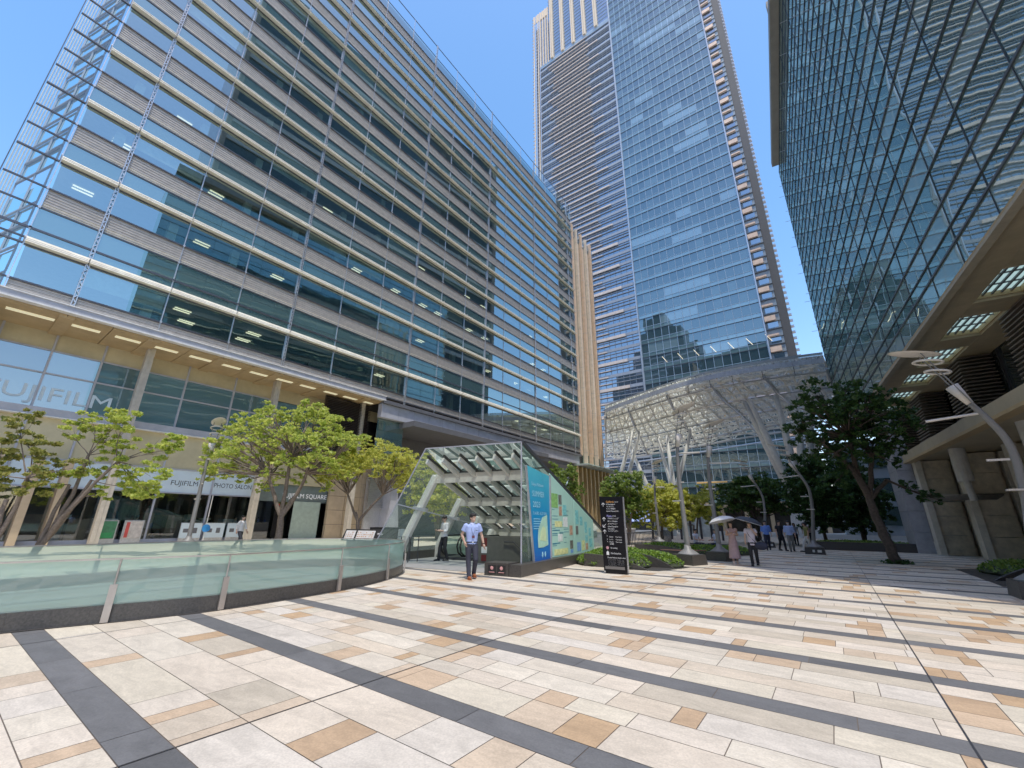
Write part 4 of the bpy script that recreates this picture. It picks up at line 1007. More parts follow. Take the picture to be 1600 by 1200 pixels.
# ------------------------------------------------------------------ direction pylon
py = thing('direction_pylon', 'tall black wayfinding pylon with small white arrows and directions beside the green planter', 'sign', (-5.7, 13.2, 0), R(4))
m = MB(); m.hexa([(-.36, 0, 0), (.36, 0, 0), (.36, .2, 0), (-.36, .2, 0), (-.385, -.02, 2.32), (.385, -.02, 2.32), (.385, .18, 2.32), (-.385, .18, 2.32)]); bd = part('body', m, m_black, py, local=True)
m = MB(); m.box(.375, .40, .05, .13, .05, 2.3); m.ell((-.33, -.02, .06), (.03, .01, .03)); part('edge_fixings', m, m_alu, py, local=True)
mw = mat('white_print', (.80, .80, .80), .5, na=0); mo = mat('orange_print', (.75, .35, .10), .5, na=0); mbp = mat('violet_print', (.42, .40, .85), .5, na=0)
def pt(t, x, z, sz, w_, mt): part('lettering', MB().add(text_mb(t, sz, w_), frame((x, -.024+.0*z, z), (1, 0, 0))), mt, py, local=True)
def yoff(z): return -.0086*z-.004
def pt(t, x, z, sz, w_, mt): part('lettering', MB().add(text_mb(t, sz, w_), frame((x, yoff(z)-.006, z), (1, 0, 0))), mt, py, local=True)
pt('Galleria', -.16, 2.13, .085, .26, mo); pt('ガレリア', .12, 2.13, .05, .13, mw)
for t, z, w_ in (('B1-4 Shops & Restaurants', 2.06, .30), ('ショップ&レストラン', 1.99, .26), ('サントリー美術館 3F', 1.92, .30), ('Suntory Museum of Art', 1.85, .40)): pt(t, -.16, z, .055, w_, mw)
pt('Plaza', -.16, 1.69, .085, .16, mbp); pt('プラザ', .02, 1.69, .055, .12, mw)
for t, z, w_ in (('プラザ1F ショップ', 1.62, .36), ('B1-1 Shops', 1.54, .32), ('メトロアベニュー', 1.46, .32), ('Subway Roppongi Sta.', 1.38, .33), ('Metro Avenue', 1.31, .2), ('ミッドタウンタワー', 1.24, .33)): pt(t, -.14, z, .055, w_, mw)
for t, z, w_ in (('Garden', 1.07, .13), ('ガーデン', .99, .13), ('Park', .92, .13), ('公園', .86, .13)): pt(t, -.12, z, .05, w_, mw); pt('Terrace', .08, z, .045, .2, mw) if z > .9 else None
for z in (1.10, 1.00, .93): pt('^', -.2, z-.02, .07, .03, mw)
pt('No smoking', -.1, .74, .06, .22, mw); pt('No bicycles', -.1, .58, .07, .32, mw); pt('Please follow plaza rules', -.22, .46, .05, .58, mw)
for k in range(6): pt('- - - - - - -', -.2, .41-.035*k, .03, .24, mw); pt('- - - - -', .1, .41-.035*k, .03, .2, mw) if k < 5 else None
m = MB()
for z, kind in ((2.07, 0), (1.62, 0), (1.42, 1), (1.24, 0)):
    y = yoff(z)-.006; c = Vector((-.26, y, z))
    if kind == 0:
        m.bar(c+Vector((0, 0, -.06)), c+Vector((0, 0, .05)), .012, .004, up=(0, 1, 0)); m.bar(c+Vector((0, 0, .055)), c+Vector((-.05, 0, .005)), .014, .004, up=(0, 1, 0)); m.bar(c+Vector((0, 0, .055)), c+Vector((.05, 0, .005)), .014, .004, up=(0, 1, 0))
    else:
        m.bar(c+Vector((.05, 0, .05)), c+Vector((-.04, 0, -.04)), .012, .004, up=(0, 1, 0)); m.bar(c+Vector((-.045, 0, -.045)), c+Vector((-.045, 0, .03)), .014, .004, up=(0, 1, 0)); m.bar(c+Vector((-.045, 0, -.045)), c+Vector((.03, 0, -.045)), .014, .004, up=(0, 1, 0))
part('arrows', m, mw, py, local=True)
m = MB(); m.ell((-.2, yoff(.75)-.004, .76), (.045, .004, .045)); part('no_smoking_symbol', m, mat('pink_symbol', (.60, .30, .33), .5), py, local=True)
m = MB(); m.prism([(-.24, yoff(.6)-.008, .55), (-.16, yoff(.6)-.008, .55), (-.16, yoff(.6)-.008, .63), (-.2, yoff(.6)-.008, .67), (-.24, yoff(.6)-.008, .63)], (0, .003, 0)); part('house_symbol', m, mw, py, local=True)
m = MB(); m.box(-.31, .31, yoff(.2)-.006, yoff(.2)-.002, .14, .22); part('base_panel', m, mat('grey_panel', (.16, .15, .14), .5), py, local=True)

# ------------------------------------------------------------------ restaurant menu stand behind the rail
ms = thing('menu_stand', 'long low black menu stand with white menu sheets behind the balustrade', 'menu stand', (-14.55, 11.8, 0), R(11)); ms.scale = (.71, .71, .90); WORLD[ms.name] = WORLD[ms.name]
# local +x runs to the right end (camera right); origin at right end
m = MB(); m.hexa([(-4.3, 0, .75), (0, 0, .75), (0, .5, .75), (-4.3, .5, .75), (-4.2, .25, 1.28), (0, .25, 1.28), (0, .5, 1.28), (-4.2, .5, 1.28)]); m.box(-4.1, -.1, .3, .5, 0, .75); m.box(-2.6, .2, .6, 1.4, 0, 1.38); part('cabinet', m, m_blk, ms, local=True)
def tl_(x0, x1, z0, z1, dy): return [(x0, .25*(z0-.75)/.53-dy, z0), (x1, .25*(z0-.75)/.53-dy, z0), (x1, .25*(z1-.75)/.53-dy, z1), (x0, .25*(z1-.75)/.53-dy, z1)]
m = MB(); m.face(tl_(-4.1, -3.3, .80, 1.22, .01)); m.face(tl_(-3.15, -1.75, .80, 1.22, .01)); sh_ = part('menu_sheets', m, mat('menu_paper', (.62, .62, .60), .5), ms, local=True)
m = MB()
for x0, x1 in ((-4.05, -3.35), (-3.1, -1.8)):
    x = x0
    while x < x1-.1:
        for z in (.84, .93, 1.02, 1.11): 
            if rnd.random() < .75: m.face(tl_(x, x+rnd.uniform(.06, .13), z, z+.05, .014))
        x += .16
part('menu_print', m, pm[2], sh_, local=True, kind='stuff')
part('lettering', MB().add(text_mb('MENU', .13, .4), frame((-1.55, .13, 1.05), (1, 0, 0), (0, .42, .9))), mw, ms, local=True)
m = MB(); m.hexa([(-.02, -.02, 0), (.12, -.02, 0), (.12, .6, 0), (-.02, .6, 0), (-.02, .2, 1.33), (.12, .2, 1.33), (.12, .6, 1.33), (-.02, .6, 1.33)]); part('end_panel', m, m_alu, ms, local=True)
# standing posters in front of the shops
for (y, z0, z1, w_, c, lab) in ((.45, .1, 1.55, 1.3, (.70, .60, .58), 'white poster stand with red stripes at the shop entrance'), (6.4, .35, 1.35, .9, (.05, .22, .10), 'dark green framed poster in the shop window'), (7.7, .35, 1.35, .85, (.55, .50, .45), 'poster with a red side band in the shop window')):
    t = thing('poster_stand', lab, 'poster', (-35.3, y+w_/2, 0)); m = MB(); m.box(-35.36, -35.30, y, y+w_, z0, z1); part('poster', m, mat('poster_'+str(int(y)), c, .5, ns=4, na=.3), t)
    m = MB(); 
    if c[0] > .6: m.box(-35.298, -35.29, y+.05, y+w_-.05, .25, .6); m.box(-35.298, -35.29, y+.7, y+w_-.1, 1.35, 1.45)
    elif c[0] > .5: m.box(-35.298, -35.29, y+.05, y+.22, z0+.05, z1-.05)
    else: m.box(-35.298, -35.29, y+.1, y+w_-.1, z0+.05, z0+.35)
    part('print', m, mat('poster_print', (.60, .06, .05) if c[0] > .5 else (.03, .35, .10), .5), t)
    m = MB(); m.box(-35.4, -35.36, y-.06, y+w_+.06, 0, z1+.06); part('stand', m, m_alu, t)
for y in (11.2, 12.6, 14.0):
    t = thing('poster_stand', {11.2: 'pale blue information board beside the lamp post in the shop window', 12.6: 'second pale blue board in the shop window', 14.0: 'pale mint board with a dark curved drawing in the shop window'}[y], 'poster', (-35.2, y, 0))
    m = MB(); m.box(-35.36, -35.3, y-.6, y+.6, .3, 1.25); part('poster', m, m_lightw, t)
    m = MB(); m.box(-35.298, -35.29, y-.45, y-.15, .65, .9); m.box(-35.298, -35.29, y+.1, y+.35, .6, .95); part('print', m, m_greyd, t)
    m = MB(); m.box(-35.4, -35.36, y-.62, y+.62, 0, 1.28); part('stand', m, m_alu, t)
t = thing('round_sign', 'small round blue sign on a thin pole in front of the shop window', 'sign', (-30.5, 10.4, 0))
m = MB(); m.tube([(-30.5, 10.4, 0), (-30.5, 10.4, 2.9)], .02, 6); part('pole', m, m_white, t); m = MB(); m.tube([(-30.45, 10.4, 1.0), (-30.42, 10.4, 1.0)], .22, 20); part('disc', m, mat('blue_sign', (.03, .25, .65), .4), t)

# ------------------------------------------------------------------ lamp posts
def lamp_proto(bu=.31, le=1.0):
    t = thing('lamp_post', '', 'lamp post', (0, 0, 0))
    m = MB(); m.hexa([(-.46, -.46, 0), (.46, -.46, 0), (.46, .46, 0), (-.46, .46, 0), (-.42, -.42, .36), (.42, -.42, .36), (.42, .42, .36), (-.42, .42, .36)]); bs_ = part('base_block', m, m_kerb, t, local=True)
    m = MB(); m.box(-.1, 0, -.475, -.45, .12, .24); m.box(.12, .3, -.475, -.45, .12, .24); part('small_plates', m, m_white, bs_, local=True)
    m = MB(); m.rings([(0, 0, .36, .40, .40), (0, 0, .40, .36, .36), (.01, 0, .56, .13, .13), (.02, 0, .7, .10, .10)], 20); part('base_cone', m, m_lamp, t, local=True, smooth=True)
    tx = -.10*le; pr = [(0, .5), (.32*bu, 1.2), (.77*bu, 2.1), (bu, 2.9), (.9*bu, 3.5), ((.9*bu+tx)/2, 4.05), (tx, 4.45)]
    pts = smooth_open([(x, 0, z) for x, z in pr]); m = MB(); m.tube(pts, [.098-.035*i/len(pts) for i in range(len(pts))], 14); part('pole', m, m_lamp, t, local=True, smooth=True)
    tip = Vector((tx, 0, 4.45)); m = MB(); m.tube([tip, tip+Vector((-.22*le, 0, .5))], [.075, .14], 14); part('shroud', m, m_lampw, t, local=True, smooth=True)
    d = Vector((-.62*le, 0, 1.5)); m = MB()
    for s in (-1, 1): m.tube([tip+Vector((.06, s*.1, -.1)), tip+d+Vector((0, s*.16, 0))], .017, 6)
    part('fork_rods', m, m_lamp, t, local=True)
    for k, (f_, r_) in enumerate(((.62, .20), (.82, .24))):
        c = tip+d*f_; m = MB(); m.tube([c+Vector((r_*1.2*math.cos(a), r_*math.sin(a), -.05*math.cos(a))) for a in [2*math.pi*q/20 for q in range(21)]], .028, 6); part('ring', m, m_lampw, t, local=True)
    c = tip+d+Vector((-.1, 0, .02)); m = MB(); m.ell(c, (.55, .30, .022), 24, 6, rot=Matrix.Rotation(R(14), 3, 'Y')); part('reflector', m, m_lampw, t, local=True, smooth=True)
    m = MB(); m.tube([(-.02, 0, 4.18), (-1.0, 0, 4.10)], .03, 8); m.box(-.16, .22, -.02, .02, 3.0, 3.05); m.box(-.0, .38, -.1, .1, 2.3, 2.34); part('side_arm', m, m_lampw, t, local=True)
    return t
def smooth_open(P_, n=5):
    P_ = [Vector(p) for p in P_]; P_ = [P_[0]*2-P_[1]]+P_+[P_[-1]*2-P_[-2]]; out = []
    for i in range(1, len(P_)-2):
        a, b, c, d = P_[i-1:i+3]
        for j in range(n): t = j/n; out.append(.5*((2*b)+(-a+c)*t+(2*a-5*b+4*c-d)*t*t+(-a+3*b-3*c+d)*t**3))
    out.append(P_[-2]); return out
m_lamp = mat('lamp_grey_metal', (.19, .19, .185), .5, .1); m_lampw = mat('lamp_cream_metal', (.66, .62, .56), .45)
lamp = lamp_proto(); G_ = 'curved grey lamp posts on the plaza'
lamp.location = (3.45, 15.0, 0); lamp.rotation_euler = (0, 0, 0); lamp['label'] = 'large lamp post curving in at the right edge in front of the stone piers'; lamp['group'] = G_
lamp2 = lamp_proto(.03, .62); lamp2.location = (-4.77, 18.2, 0); lamp2.rotation_euler = (0, 0, R(160)); lamp2.scale = (1.03, 1.03, 1.03); lamp2['label'] = 'lamp post rising from the green ground cover planter'; lamp2['group'] = G_
for loc, rz, lab, sc_ in (((-1.04, 29.2, 0), 0, 'lamp post leaning left with its dark block base beside the walking crowd', 1.0), ((-4.19, 21.05, 0), R(165), 'lamp post just left of the woman in the pink dress', 1.0),
                          ((-25.7, 8.14, 0), R(172), 'lamp post in front of the camera shop beyond the balustrade', 1.07), ((-4.0, 35.3, 0), R(20), 'lamp post with a dark base behind the walking crowd in the shade', 1.0), ((-9.8, 30.5, 0), R(150), 'thin lamp post among the yellow green trees in the middle distance', .95)):
    dup(lamp2 if 'camera shop' in lab or 'thin lamp' in lab or 'pink dress' in lab else lamp, loc, rz, lab, G_, (sc_, sc_, sc_))
# ------------------------------------------------------------------ vegetation
leafA = leafmat('maple_leaf_light', (.20, .31, .045), (.50, .56, .12), .5)
leafA2 = leafmat('maple_leaf_reddish', (.10, .15, .03), (.34, .33, .08), .45)
leafY = leafmat('leaf_yellow_green', (.24, .31, .045), (.58, .58, .12), .5)
leafG = leafmat('leaf_green', (.07, .14, .025), (.22, .31, .06), .4)
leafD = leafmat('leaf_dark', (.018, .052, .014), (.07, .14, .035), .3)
leafS = leafmat('shrub_leaf', (.06, .14, .012), (.20, .32, .035), .3)
def leaves(mb, c, r, n, sz, flat=.5):
    for _ in range(n):
        a = rnd.uniform(0, 2*math.pi); b = math.acos(rnd.uniform(-1, 1)); q = rnd.random()**.45
        p = Vector((c[0]+r[0]*q*math.sin(b)*math.cos(a), c[1]+r[1]*q*math.sin(b)*math.sin(a), c[2]+r[2]*q*math.cos(b)))
        nrm = Vector((rnd.gauss(0, flat), rnd.gauss(0, flat), rnd.choice([1, 1, .6]))).normalized()
        u = nrm.cross(Vector((rnd.uniform(-1, 1), rnd.uniform(-1, 1), .1))).normalized(); v = nrm.cross(u); s = sz*rnd.uniform(.45, 1.45)
        k = len(mb.v); mb.v += [tuple(p-u*s*.5), tuple(p+v*s*.34-u*s*.08), tuple(p+u*s*.55-nrm*s*.12), tuple(p-v*s*.34-u*s*.08)]; mb.f.append((k, k+1, k+2, k+3)); mb.m.append(0)
def limb(mb, a, b, r0, r1, sag=.12, n=5, seed=0):
    a, b = Vector(a), Vector(b); L = (b-a).length; w = Vector((rnd.uniform(-1, 1), rnd.uniform(-1, 1), rnd.uniform(-.3, .6)))*L*sag
    pts = []
    for i in range(n+1):
        t = i/n; p = a.lerp(b, t)+w*math.sin(math.pi*t)+Vector((rnd.uniform(-1, 1), rnd.uniform(-1, 1), 0))*L*.012; 
        if i == 0: p = a.copy()
        if i == n: p = b.copy()
        pts.append(p)
    mb.tube(pts, [r0+(r1-r0)*i/n for i in range(n+1)], 6, cap=False); return pts
def tree(name, label, base, forks, clumps, lm, bm, leaf=.13, dens=150, tr=.12, group='trees on the plaza', cr=(.55, .55, .24), flat=.7, trunk=None):
    """forks: points where limbs part; clumps: list of (centre, scale)"""
    t = thing(name, label, 'tree', base, 0, group); tb_, lv_ = MB(), MB(); base = Vector(base)
    fk = [base+Vector(f) for f in forks]
    if trunk:
        limb(tb_, base-Vector((0, 0, .02)), base+Vector(trunk), tr, tr*.72, .03, 7)
        for f in fk: limb(tb_, base+Vector(trunk)-Vector((0, 0, .05)), f, tr*.55, tr*.4, .06)
    else:
      for i, f in enumerate(fk):
        limb(tb_, base+Vector((rnd.uniform(-.06, .06), rnd.uniform(-.06, .06), -.02)) if i else base-Vector((0, 0, .02)), f, tr*(1 if i == 0 or len(fk) > 3 else .8), tr*.62, .05)
    for c, s in clumps:
        c = base+Vector(c); f = min(fk, key=lambda q: (q-c).length+abs(q.z-c.z)*.2)
        pts = limb(tb_, f, c-Vector((0, 0, cr[2]*s*.6)), tr*.27, tr*.06, .10)
        for _ in range(3):
            e = c+Vector((rnd.uniform(-1, 1)*cr[0]*s, rnd.uniform(-1, 1)*cr[1]*s, rnd.uniform(-.5, .5)*cr[2]*s)); limb(tb_, pts[3], e, tr*.10, tr*.03, .1, 3)
        for _ in range(11):
            o = Vector((rnd.uniform(-1, 1)*cr[0], rnd.uniform(-1, 1)*cr[1], rnd.uniform(-1, 1)*cr[2]*1.8))*s*1.0; k = rnd.uniform(.2, .55)
            leaves(lv_, c+o, (cr[0]*s*k, cr[1]*s*k, cr[2]*s*k), int(dens*s*s*k*.30), leaf, flat)
    part('trunk', tb_, bm, t, smooth=True); part('crown', lv_, lm, t)
    return t
def crown(c, r, n, s=(.7, 1.3), hollow=.55, zmin=-1):
    out = []; i = 0
    while len(out) < n and i < 4000:
        i += 1; a = rnd.uniform(0, 2*math.pi); b = math.acos(rnd.uniform(zmin, 1)); q = hollow+(1-hollow)*rnd.random()
        p = (c[0]+r[0]*q*math.sin(b)*math.cos(a), c[1]+r[1]*q*math.sin(b)*math.sin(a), c[2]+r[2]*q*math.cos(b))
        if all((Vector(p)-Vector(o[0])).length > .35*min(r) for o in out) or i > 2500: out.append((p, rnd.uniform(*s)))
    return out
# camera-right and away directions in plan
rx = Vector((.805, .593, 0)); aw = Vector((-.593, .805, 0))
def rel(r, z, a=0): v = rx*r+aw*a; return (v.x, v.y, z)
# two maples at the left edge
cl = [(rel(r, z, rnd.uniform(-1.1, 1.1)), s) for r, z, s in ((.1, 5.3, .9), (1.0, 5.7, .9), (2.0, 5.9, 1.0), (2.9, 5.6, 1.0), (3.6, 5.2, .9), (1.4, 4.6, .9), (2.4, 4.9, .9), (3.3, 4.5, .9), (1.1, 3.7, 1.0), (2.4, 3.0, 1.1), (3.4, 2.9, 1.1), (4.3, 3.4, 1.0), (2.9, 3.7, .8), (4.2, 2.6, .8), (1.6, 5.2, .7), (3.9, 4.7, .7), (.6, 3.0, .9), (1.7, 2.6, .7))]
tree('maple_tree', 'sparse leaning maple with several grey stems at the left edge, right one of the pair', (-27.2, 3.2, 0), [rel(1.2, 2.4), rel(1.5, 3.1), rel(2.4, 3.9), rel(.6, 2.9), rel(1.0, 4.2)], cl, leafA, m_bark, .14, 560, .10, 'maples in front of the shops')
cl = [(rel(r, z, rnd.uniform(-1, 1)), s) for r, z, s in ((-1.2, 4.3, 1), (-.4, 4.8, .9), (.6, 4.2, .9), (1.0, 3.6, .9), (-.2, 3.3, 1.0), (.8, 2.8, .9), (-1.2, 3.0, 1), (-2, 3.8, 1), (1.9, 3.3, .8), (-.6, 5.6, .8))]
tree('maple_tree', 'maple with reddish green leaves cut by the left edge of the view', (-26.4, 1.9, 0), [rel(0, 2.2), rel(-.6, 2.6), rel(.5, 3.0)], cl, leafA2, m_bark, .14, 560, .12, 'maples in front of the shops')
# two bright green trees in front of the camera shops
cc = crown((-.5, -.2, 5.2), (5.0, 3.8, 2.7), 105, (.5, 1.05), .3, -.75)
tree('maple_tree', 'broad bright green maple in front of the photo salon windows', (-23.6, 11.4, 0), [rel(-.6, 2.9), rel(.6, 2.8), rel(-1.1, 3.9), rel(1.0, 4.0), rel(0, 4.8)], [((c[0]-.1, c[1], c[2]), s) for c, s in cc], leafA, m_bark, .15, 330, .20, 'maples in front of the shops', trunk=rel(0, 1.7))
cc = crown((.3, .2, 4.7), (3.1, 2.9, 1.6), 56, (.55, 1.05), .3, -.6)
tree('maple_tree', 'smaller yellow green maple right of the broad one in front of the dark louvred screen', (-22.4, 15.4, 0), [rel(-.3, 2.0), rel(.6, 2.4), rel(1.2, 3.0), rel(-.9, 3.0)], cc, leafY, m_bark, .14, 330, .14, 'maples in front of the shops', trunk=rel(-.1, 1.5))
# trees behind the pavilion
cc = crown((0, 0, 4.3), (3.1, 3.0, 2.5), 60, (.8, 1.2), .3, -.9)
tree('broadleaf_tree', 'lush light green tree seen through the glass of the escalator pavilion', (-26.8, 26.0, 0), [rel(0, 2.4), rel(.6, 3.4), rel(-.7, 3.4)], cc, leafY, m_bark, .26, 150, .18, cr=(.7, .7, .4))
cc = crown((0, 0, 4.1), (1.7, 1.7, 2.0), 30, (.8, 1.1), .3, -.9)
tree('broadleaf_tree', 'small tree rising behind the sloping edge of the pavilion', (-17.3, 30.5, 0), [rel(0, 2.0), rel(.3, 3.0)], cc, leafG, m_bark, .2, 200, .10, cr=(.5, .5, .35))
# middle distance
cc = crown((0, 0, 3.2), (1.7, 1.8, 1.9), 34, (.8, 1.2), .3, -.9)
tree('broadleaf_tree', 'mid green tree right behind the black pylon', (-12.4, 31.5, 0), [rel(0, 1.5), rel(.4, 2.5)], cc, leafG, m_bark, .2, 200, .11, cr=(.55, .55, .35))
for (x, y, lab, r_, z, h) in ((-11.0, 34.5, 'yellow green tree behind the ramp railing, left one', 1.9, 2.9, 1.9), (-8.9, 36.5, 'yellow green tree behind the ramp railing, right one', 2.0, 2.8, 1.7)):
    cc = crown((0, 0, z), (r_, r_, h), 30, (.8, 1.25), .3, -.9); tree('broadleaf_tree', lab, (x, y, 0), [rel(0, 1.4), rel(.4, 2.2)], cc, leafY, m_bark, .2, 190, .10, cr=(.6, .6, .32))
cc = crown((.2, 0, 3.6), (2.9, 2.8, 1.9), 46, (.9, 1.3), .3, -.75)
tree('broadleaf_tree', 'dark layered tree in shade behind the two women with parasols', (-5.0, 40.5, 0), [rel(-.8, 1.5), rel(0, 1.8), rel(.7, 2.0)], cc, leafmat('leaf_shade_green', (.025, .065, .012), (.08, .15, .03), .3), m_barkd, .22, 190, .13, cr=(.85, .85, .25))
# large dark tree in the shade
cl = []
for c, s in crown((-.5, 0, 6.0), (2.3, 2.2, 2.0), 62, (.55, 1.05), .35, -.85): cl.append((c, s))
for r, z, a, s in ((-1.7, 3.9, 0, .8), (-1.5, 4.5, .3, .8), (1.0, 3.0, -.4, .6), (1.5, 2.7, -.6, .6), (1.9, 2.6, -.7, .45), (.9, 4.3, 0, .7), (-.9, 4.2, 0, .7), (-1.9, 3.3, 0, .7), (1.2, 4.9, 0, .7)): cl.append((rel(r, z, a), s))
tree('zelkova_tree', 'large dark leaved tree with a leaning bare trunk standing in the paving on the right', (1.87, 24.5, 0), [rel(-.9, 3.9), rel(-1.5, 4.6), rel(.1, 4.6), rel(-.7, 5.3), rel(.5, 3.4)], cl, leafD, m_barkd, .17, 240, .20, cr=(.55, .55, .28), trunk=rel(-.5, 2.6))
m = MB()
leaves(m, (1.87, 24.5, .05), (.55, .5, .12), 350, .12, .9); o_ = part('grass_ring', m, leafD); tag(o_, 'ring of dark grass round the foot of the large dark tree', 'grass')
for (x, y, h, rr, lab) in ((-.6, 38, 6.2, 2.1, 'tall dark tree behind the large one, its crown reaching down to the planter'), (1.6, 41, 5.6, 2.0, 'dark tree deep in shade between the large trunk and the stone wall')):
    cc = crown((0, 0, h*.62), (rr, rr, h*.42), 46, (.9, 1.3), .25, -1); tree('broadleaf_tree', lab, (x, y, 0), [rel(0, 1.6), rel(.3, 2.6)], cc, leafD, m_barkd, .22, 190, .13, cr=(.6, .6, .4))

# ------------------------------------------------------------------ planters
def fin(mb, p, q, h, w=.09):
    p, q = Vector(p), Vector(q); t = (q-p).normalized(); n = Vector((-t.y, t.x, 0))*w/2; N_ = 14
    top = [(p.lerp(q, i/N_), h*(1-(i/N_)**2.2)+.015) for i in range(N_+1)]
    for (a, ha), (b, hb) in zip(top, top[1:]):
        mb.hexa([a-n, b-n, b+n, a+n, a-n+Vector((0, 0, ha)), b-n+Vector((0, 0, hb)), b+n+Vector((0, 0, hb)), a+n+Vector((0, 0, ha))])
def planter(label, fins, wedge, ell_, lm, dens, size, group='planters with curved granite fins', hz=.30):
    t = thing('planter', label, 'planter', (ell_[0][0], ell_[0][1], 0), 0, group)
    for p, q, h in fins: m = MB(); fin(m, p, q, h); part('granite_fin', m, m_kerb, t)
    if wedge: m = MB(); m.face([(x, y, .02) for x, y in wedge]); part('sloped_slab', m, m_kerb, t)
    m = MB()
    for x, y, r1, r2_, z in ell_:
        m.ell((x, y, z*.2), (r1, r2_, z*.75), 16, 8)
    part('soil', m, mat('soil', (.035, .045, .02), .9) if 'soil' not in bpy.data.materials else bpy.data.materials['soil'], t)
    m = MB()
    for x, y, r1, r2_, z in ell_:
        for _ in range(int(dens*r1*r2_)):
            a = rnd.uniform(0, 6.283); q = math.sqrt(rnd.random()); px, py_ = x+r1*q*math.cos(a), y+r2_*q*math.sin(a); pz = z*.2+z*.75*math.sqrt(max(0, 1-q*q))+rnd.uniform(-.02, .07)
            leaves(m, (px, py_, pz), (.05, .05, .04), 2, size, .8)
    part('shrub_leaves', m, lm, t, kind='stuff')
planter('sunlit planter of low bright green shrubs between the black pylon and the lamp post', [((-7.6, 14.9, 0), (-5.25, 14.9, 0), .42), ((-6.3, 16.0, 0), (-4.75, 16.1, 0), .46)], [(-5.9, 14.7), (-4.9, 14.9), (-4.4, 16.9), (-5.2, 17.4)],
        [(-7.3, 16.2, 1.1, 1.4, .45), (-6.2, 15.6, .75, .9, .42), (-5.9, 17.1, 1.0, 1.1, .46), (-7.6, 18.2, 1.4, 1.3, .5), (-5.1, 16.7, .5, .6, .3), (-8.4, 19.6, .8, 1.2, .4)], leafS, 900, .09)
planter('long low planter with a dark brown curved edge and grass behind the lamp posts', [((-8.3, 21.8, 0), (-4.9, 22.6, 0), .5)], None, [(-7.2, 23.4, 1.6, 1.1, .55), (-5.6, 24.2, 1.6, 1.0, .45), (-4.6, 25.6, 1.0, 1.0, .4)], leafS, 700, .09)
planter('shaded planter with a tall rounded dark granite edge at the foot of the stone piers', [((5.9, 20.0, 0), (3.45, 18.9, 0), .62), ((6.4, 17.9, 0), (3.9, 16.6, 0), .6)], [(3.3, 17.3), (3.3, 23.0), (5.2, 24.5), (6.0, 20)],
        [(4.9, 21.6, 1.2, 1.5, .42), (6.0, 20.8, 1.1, 1.2, .5), (5.2, 17.6, .9, .8, .4)], leafG, 700, .1)
t = thing('planter', 'long dark planter with grass in the shade behind the large dark tree', 'planter', (1.5, 36, 0), 0, 'planters with curved granite fins')
m = MB(); m.box(-1.3, 3.7, 34.6, 34.8, 0, .5); m.box(-1.3, 3.7, 34.8, 37.5, 0, .4); part('granite_edge', m, m_kerb, t)
m = MB(); leaves(m, (1.2, 36, .45), (2.6, 1.4, .15), 2600, .14, .9); part('grass', m, leafG, t, kind='stuff')

# ------------------------------------------------------------------ ramp railing, wall and boards in the middle distance
t = thing('ramp_railing', 'dark metal railing with close upright bars along the ramp behind the planter', 'railing', (-10, 30, 0))
A_, B_ = Vector((-9.3, 22.5, 0)), Vector((-11.2, 38, 0)); m = MB()
for i in range(44): p = A_.lerp(B_, i/43); m.bar(p, p+Vector((0, 0, .95)), .035, .035, up=(0, 1, 0))
part('bar', m, m_dark, t); m = MB(); m.bar(A_+Vector((0, 0, .97)), B_+Vector((0, 0, .97)), .06, .05); m.bar(A_+Vector((0, 0, .12)), B_+Vector((0, 0, .12)), .04, .04); part('rail', m, m_dark, t)
t = thing('parapet_wall', 'low grey stone parapet running back beyond the ramp railing', 'wall', (-13, 34, 0))
m = MB(); m.prism([(-12.4, 24, 0), (-15.0, 40, 0), (-15.3, 40, 0), (-12.7, 24, 0)], (0, 0, .98)); part('wall', m, m_grey, t); m = MB(); m.prism([(-12.35, 24, .98), (-14.95, 40, .98), (-15.35, 40, .98), (-12.75, 24, .98)], (0, 0, .09)); part('coping', m, m_white, t)
t = thing('video_screen', 'bright blue video screen under the podium slab behind the trees', 'screen', (-37.3, 103, 0)); m = MB(); m.box(-39.6, -35, 103, 103.2, 1.9, 4.3); part('screen', m, mat('screen_blue', (.12, .25, .85), .4, ns=.8, na=.9, col2=(.7, .8, 1), emit=.8), t); m = MB(); m.box(-39.8, -34.8, 103.2, 103.4, 0, 4.4); part('frame', m, m_blk, t)
t = thing('notice_board', 'white poster wall with faint drawings behind the yellow green trees', 'notice board', (-13.1, 44, 0)); m = MB(); m.box(-15.2, -13.0, 46, 46.15, .3, 2.1); m.box(-12.4, -9.4, 46, 46.15, .3, 2.3); part('poster', m, mat('poster_white', (.60, .66, .62), .5, ns=1.6, na=.3), t)
m = MB()
for i in range(8): m.box(-15.4+.95*i, -15.22+.95*i, 45.7, 45.9, 0, 2.7)
part('dark_posts', m, m_dark, t)
t = thing('garden_bench', 'low dark bench where two people sit in the shade left of the lamp post', 'bench', (-6.2, 26.6, 0)); m = MB(); m.box(-7.4, -4.9, 26.6, 27.1, .38, .44); part('seat', m, m_dark, t)
for x in (-7.2, -5.2): m = MB(); m.box(x, x+.08, 26.65, 27.05, 0, .38); part('leg', m, m_dark, t)
t = thing('rope_barrier', 'thin brown cord strung between short posts beside the lamp base', 'barrier', (-5.6, 20.2, 0)); m = MB(); m.tube([(-6.3, 19.6, .42), (-5.6, 20, .40), (-4.6, 20.4, .42)], .018, 6); part('cord', m, mat('brown_cord', (.14, .06, .04), .7), t)
for p in ((-6.3, 19.6), (-4.9, 20.3)): m = MB(); m.tube([(p[0], p[1], 0), (p[0], p[1], .44)], .02, 6); part('post', m, m_dark, t)
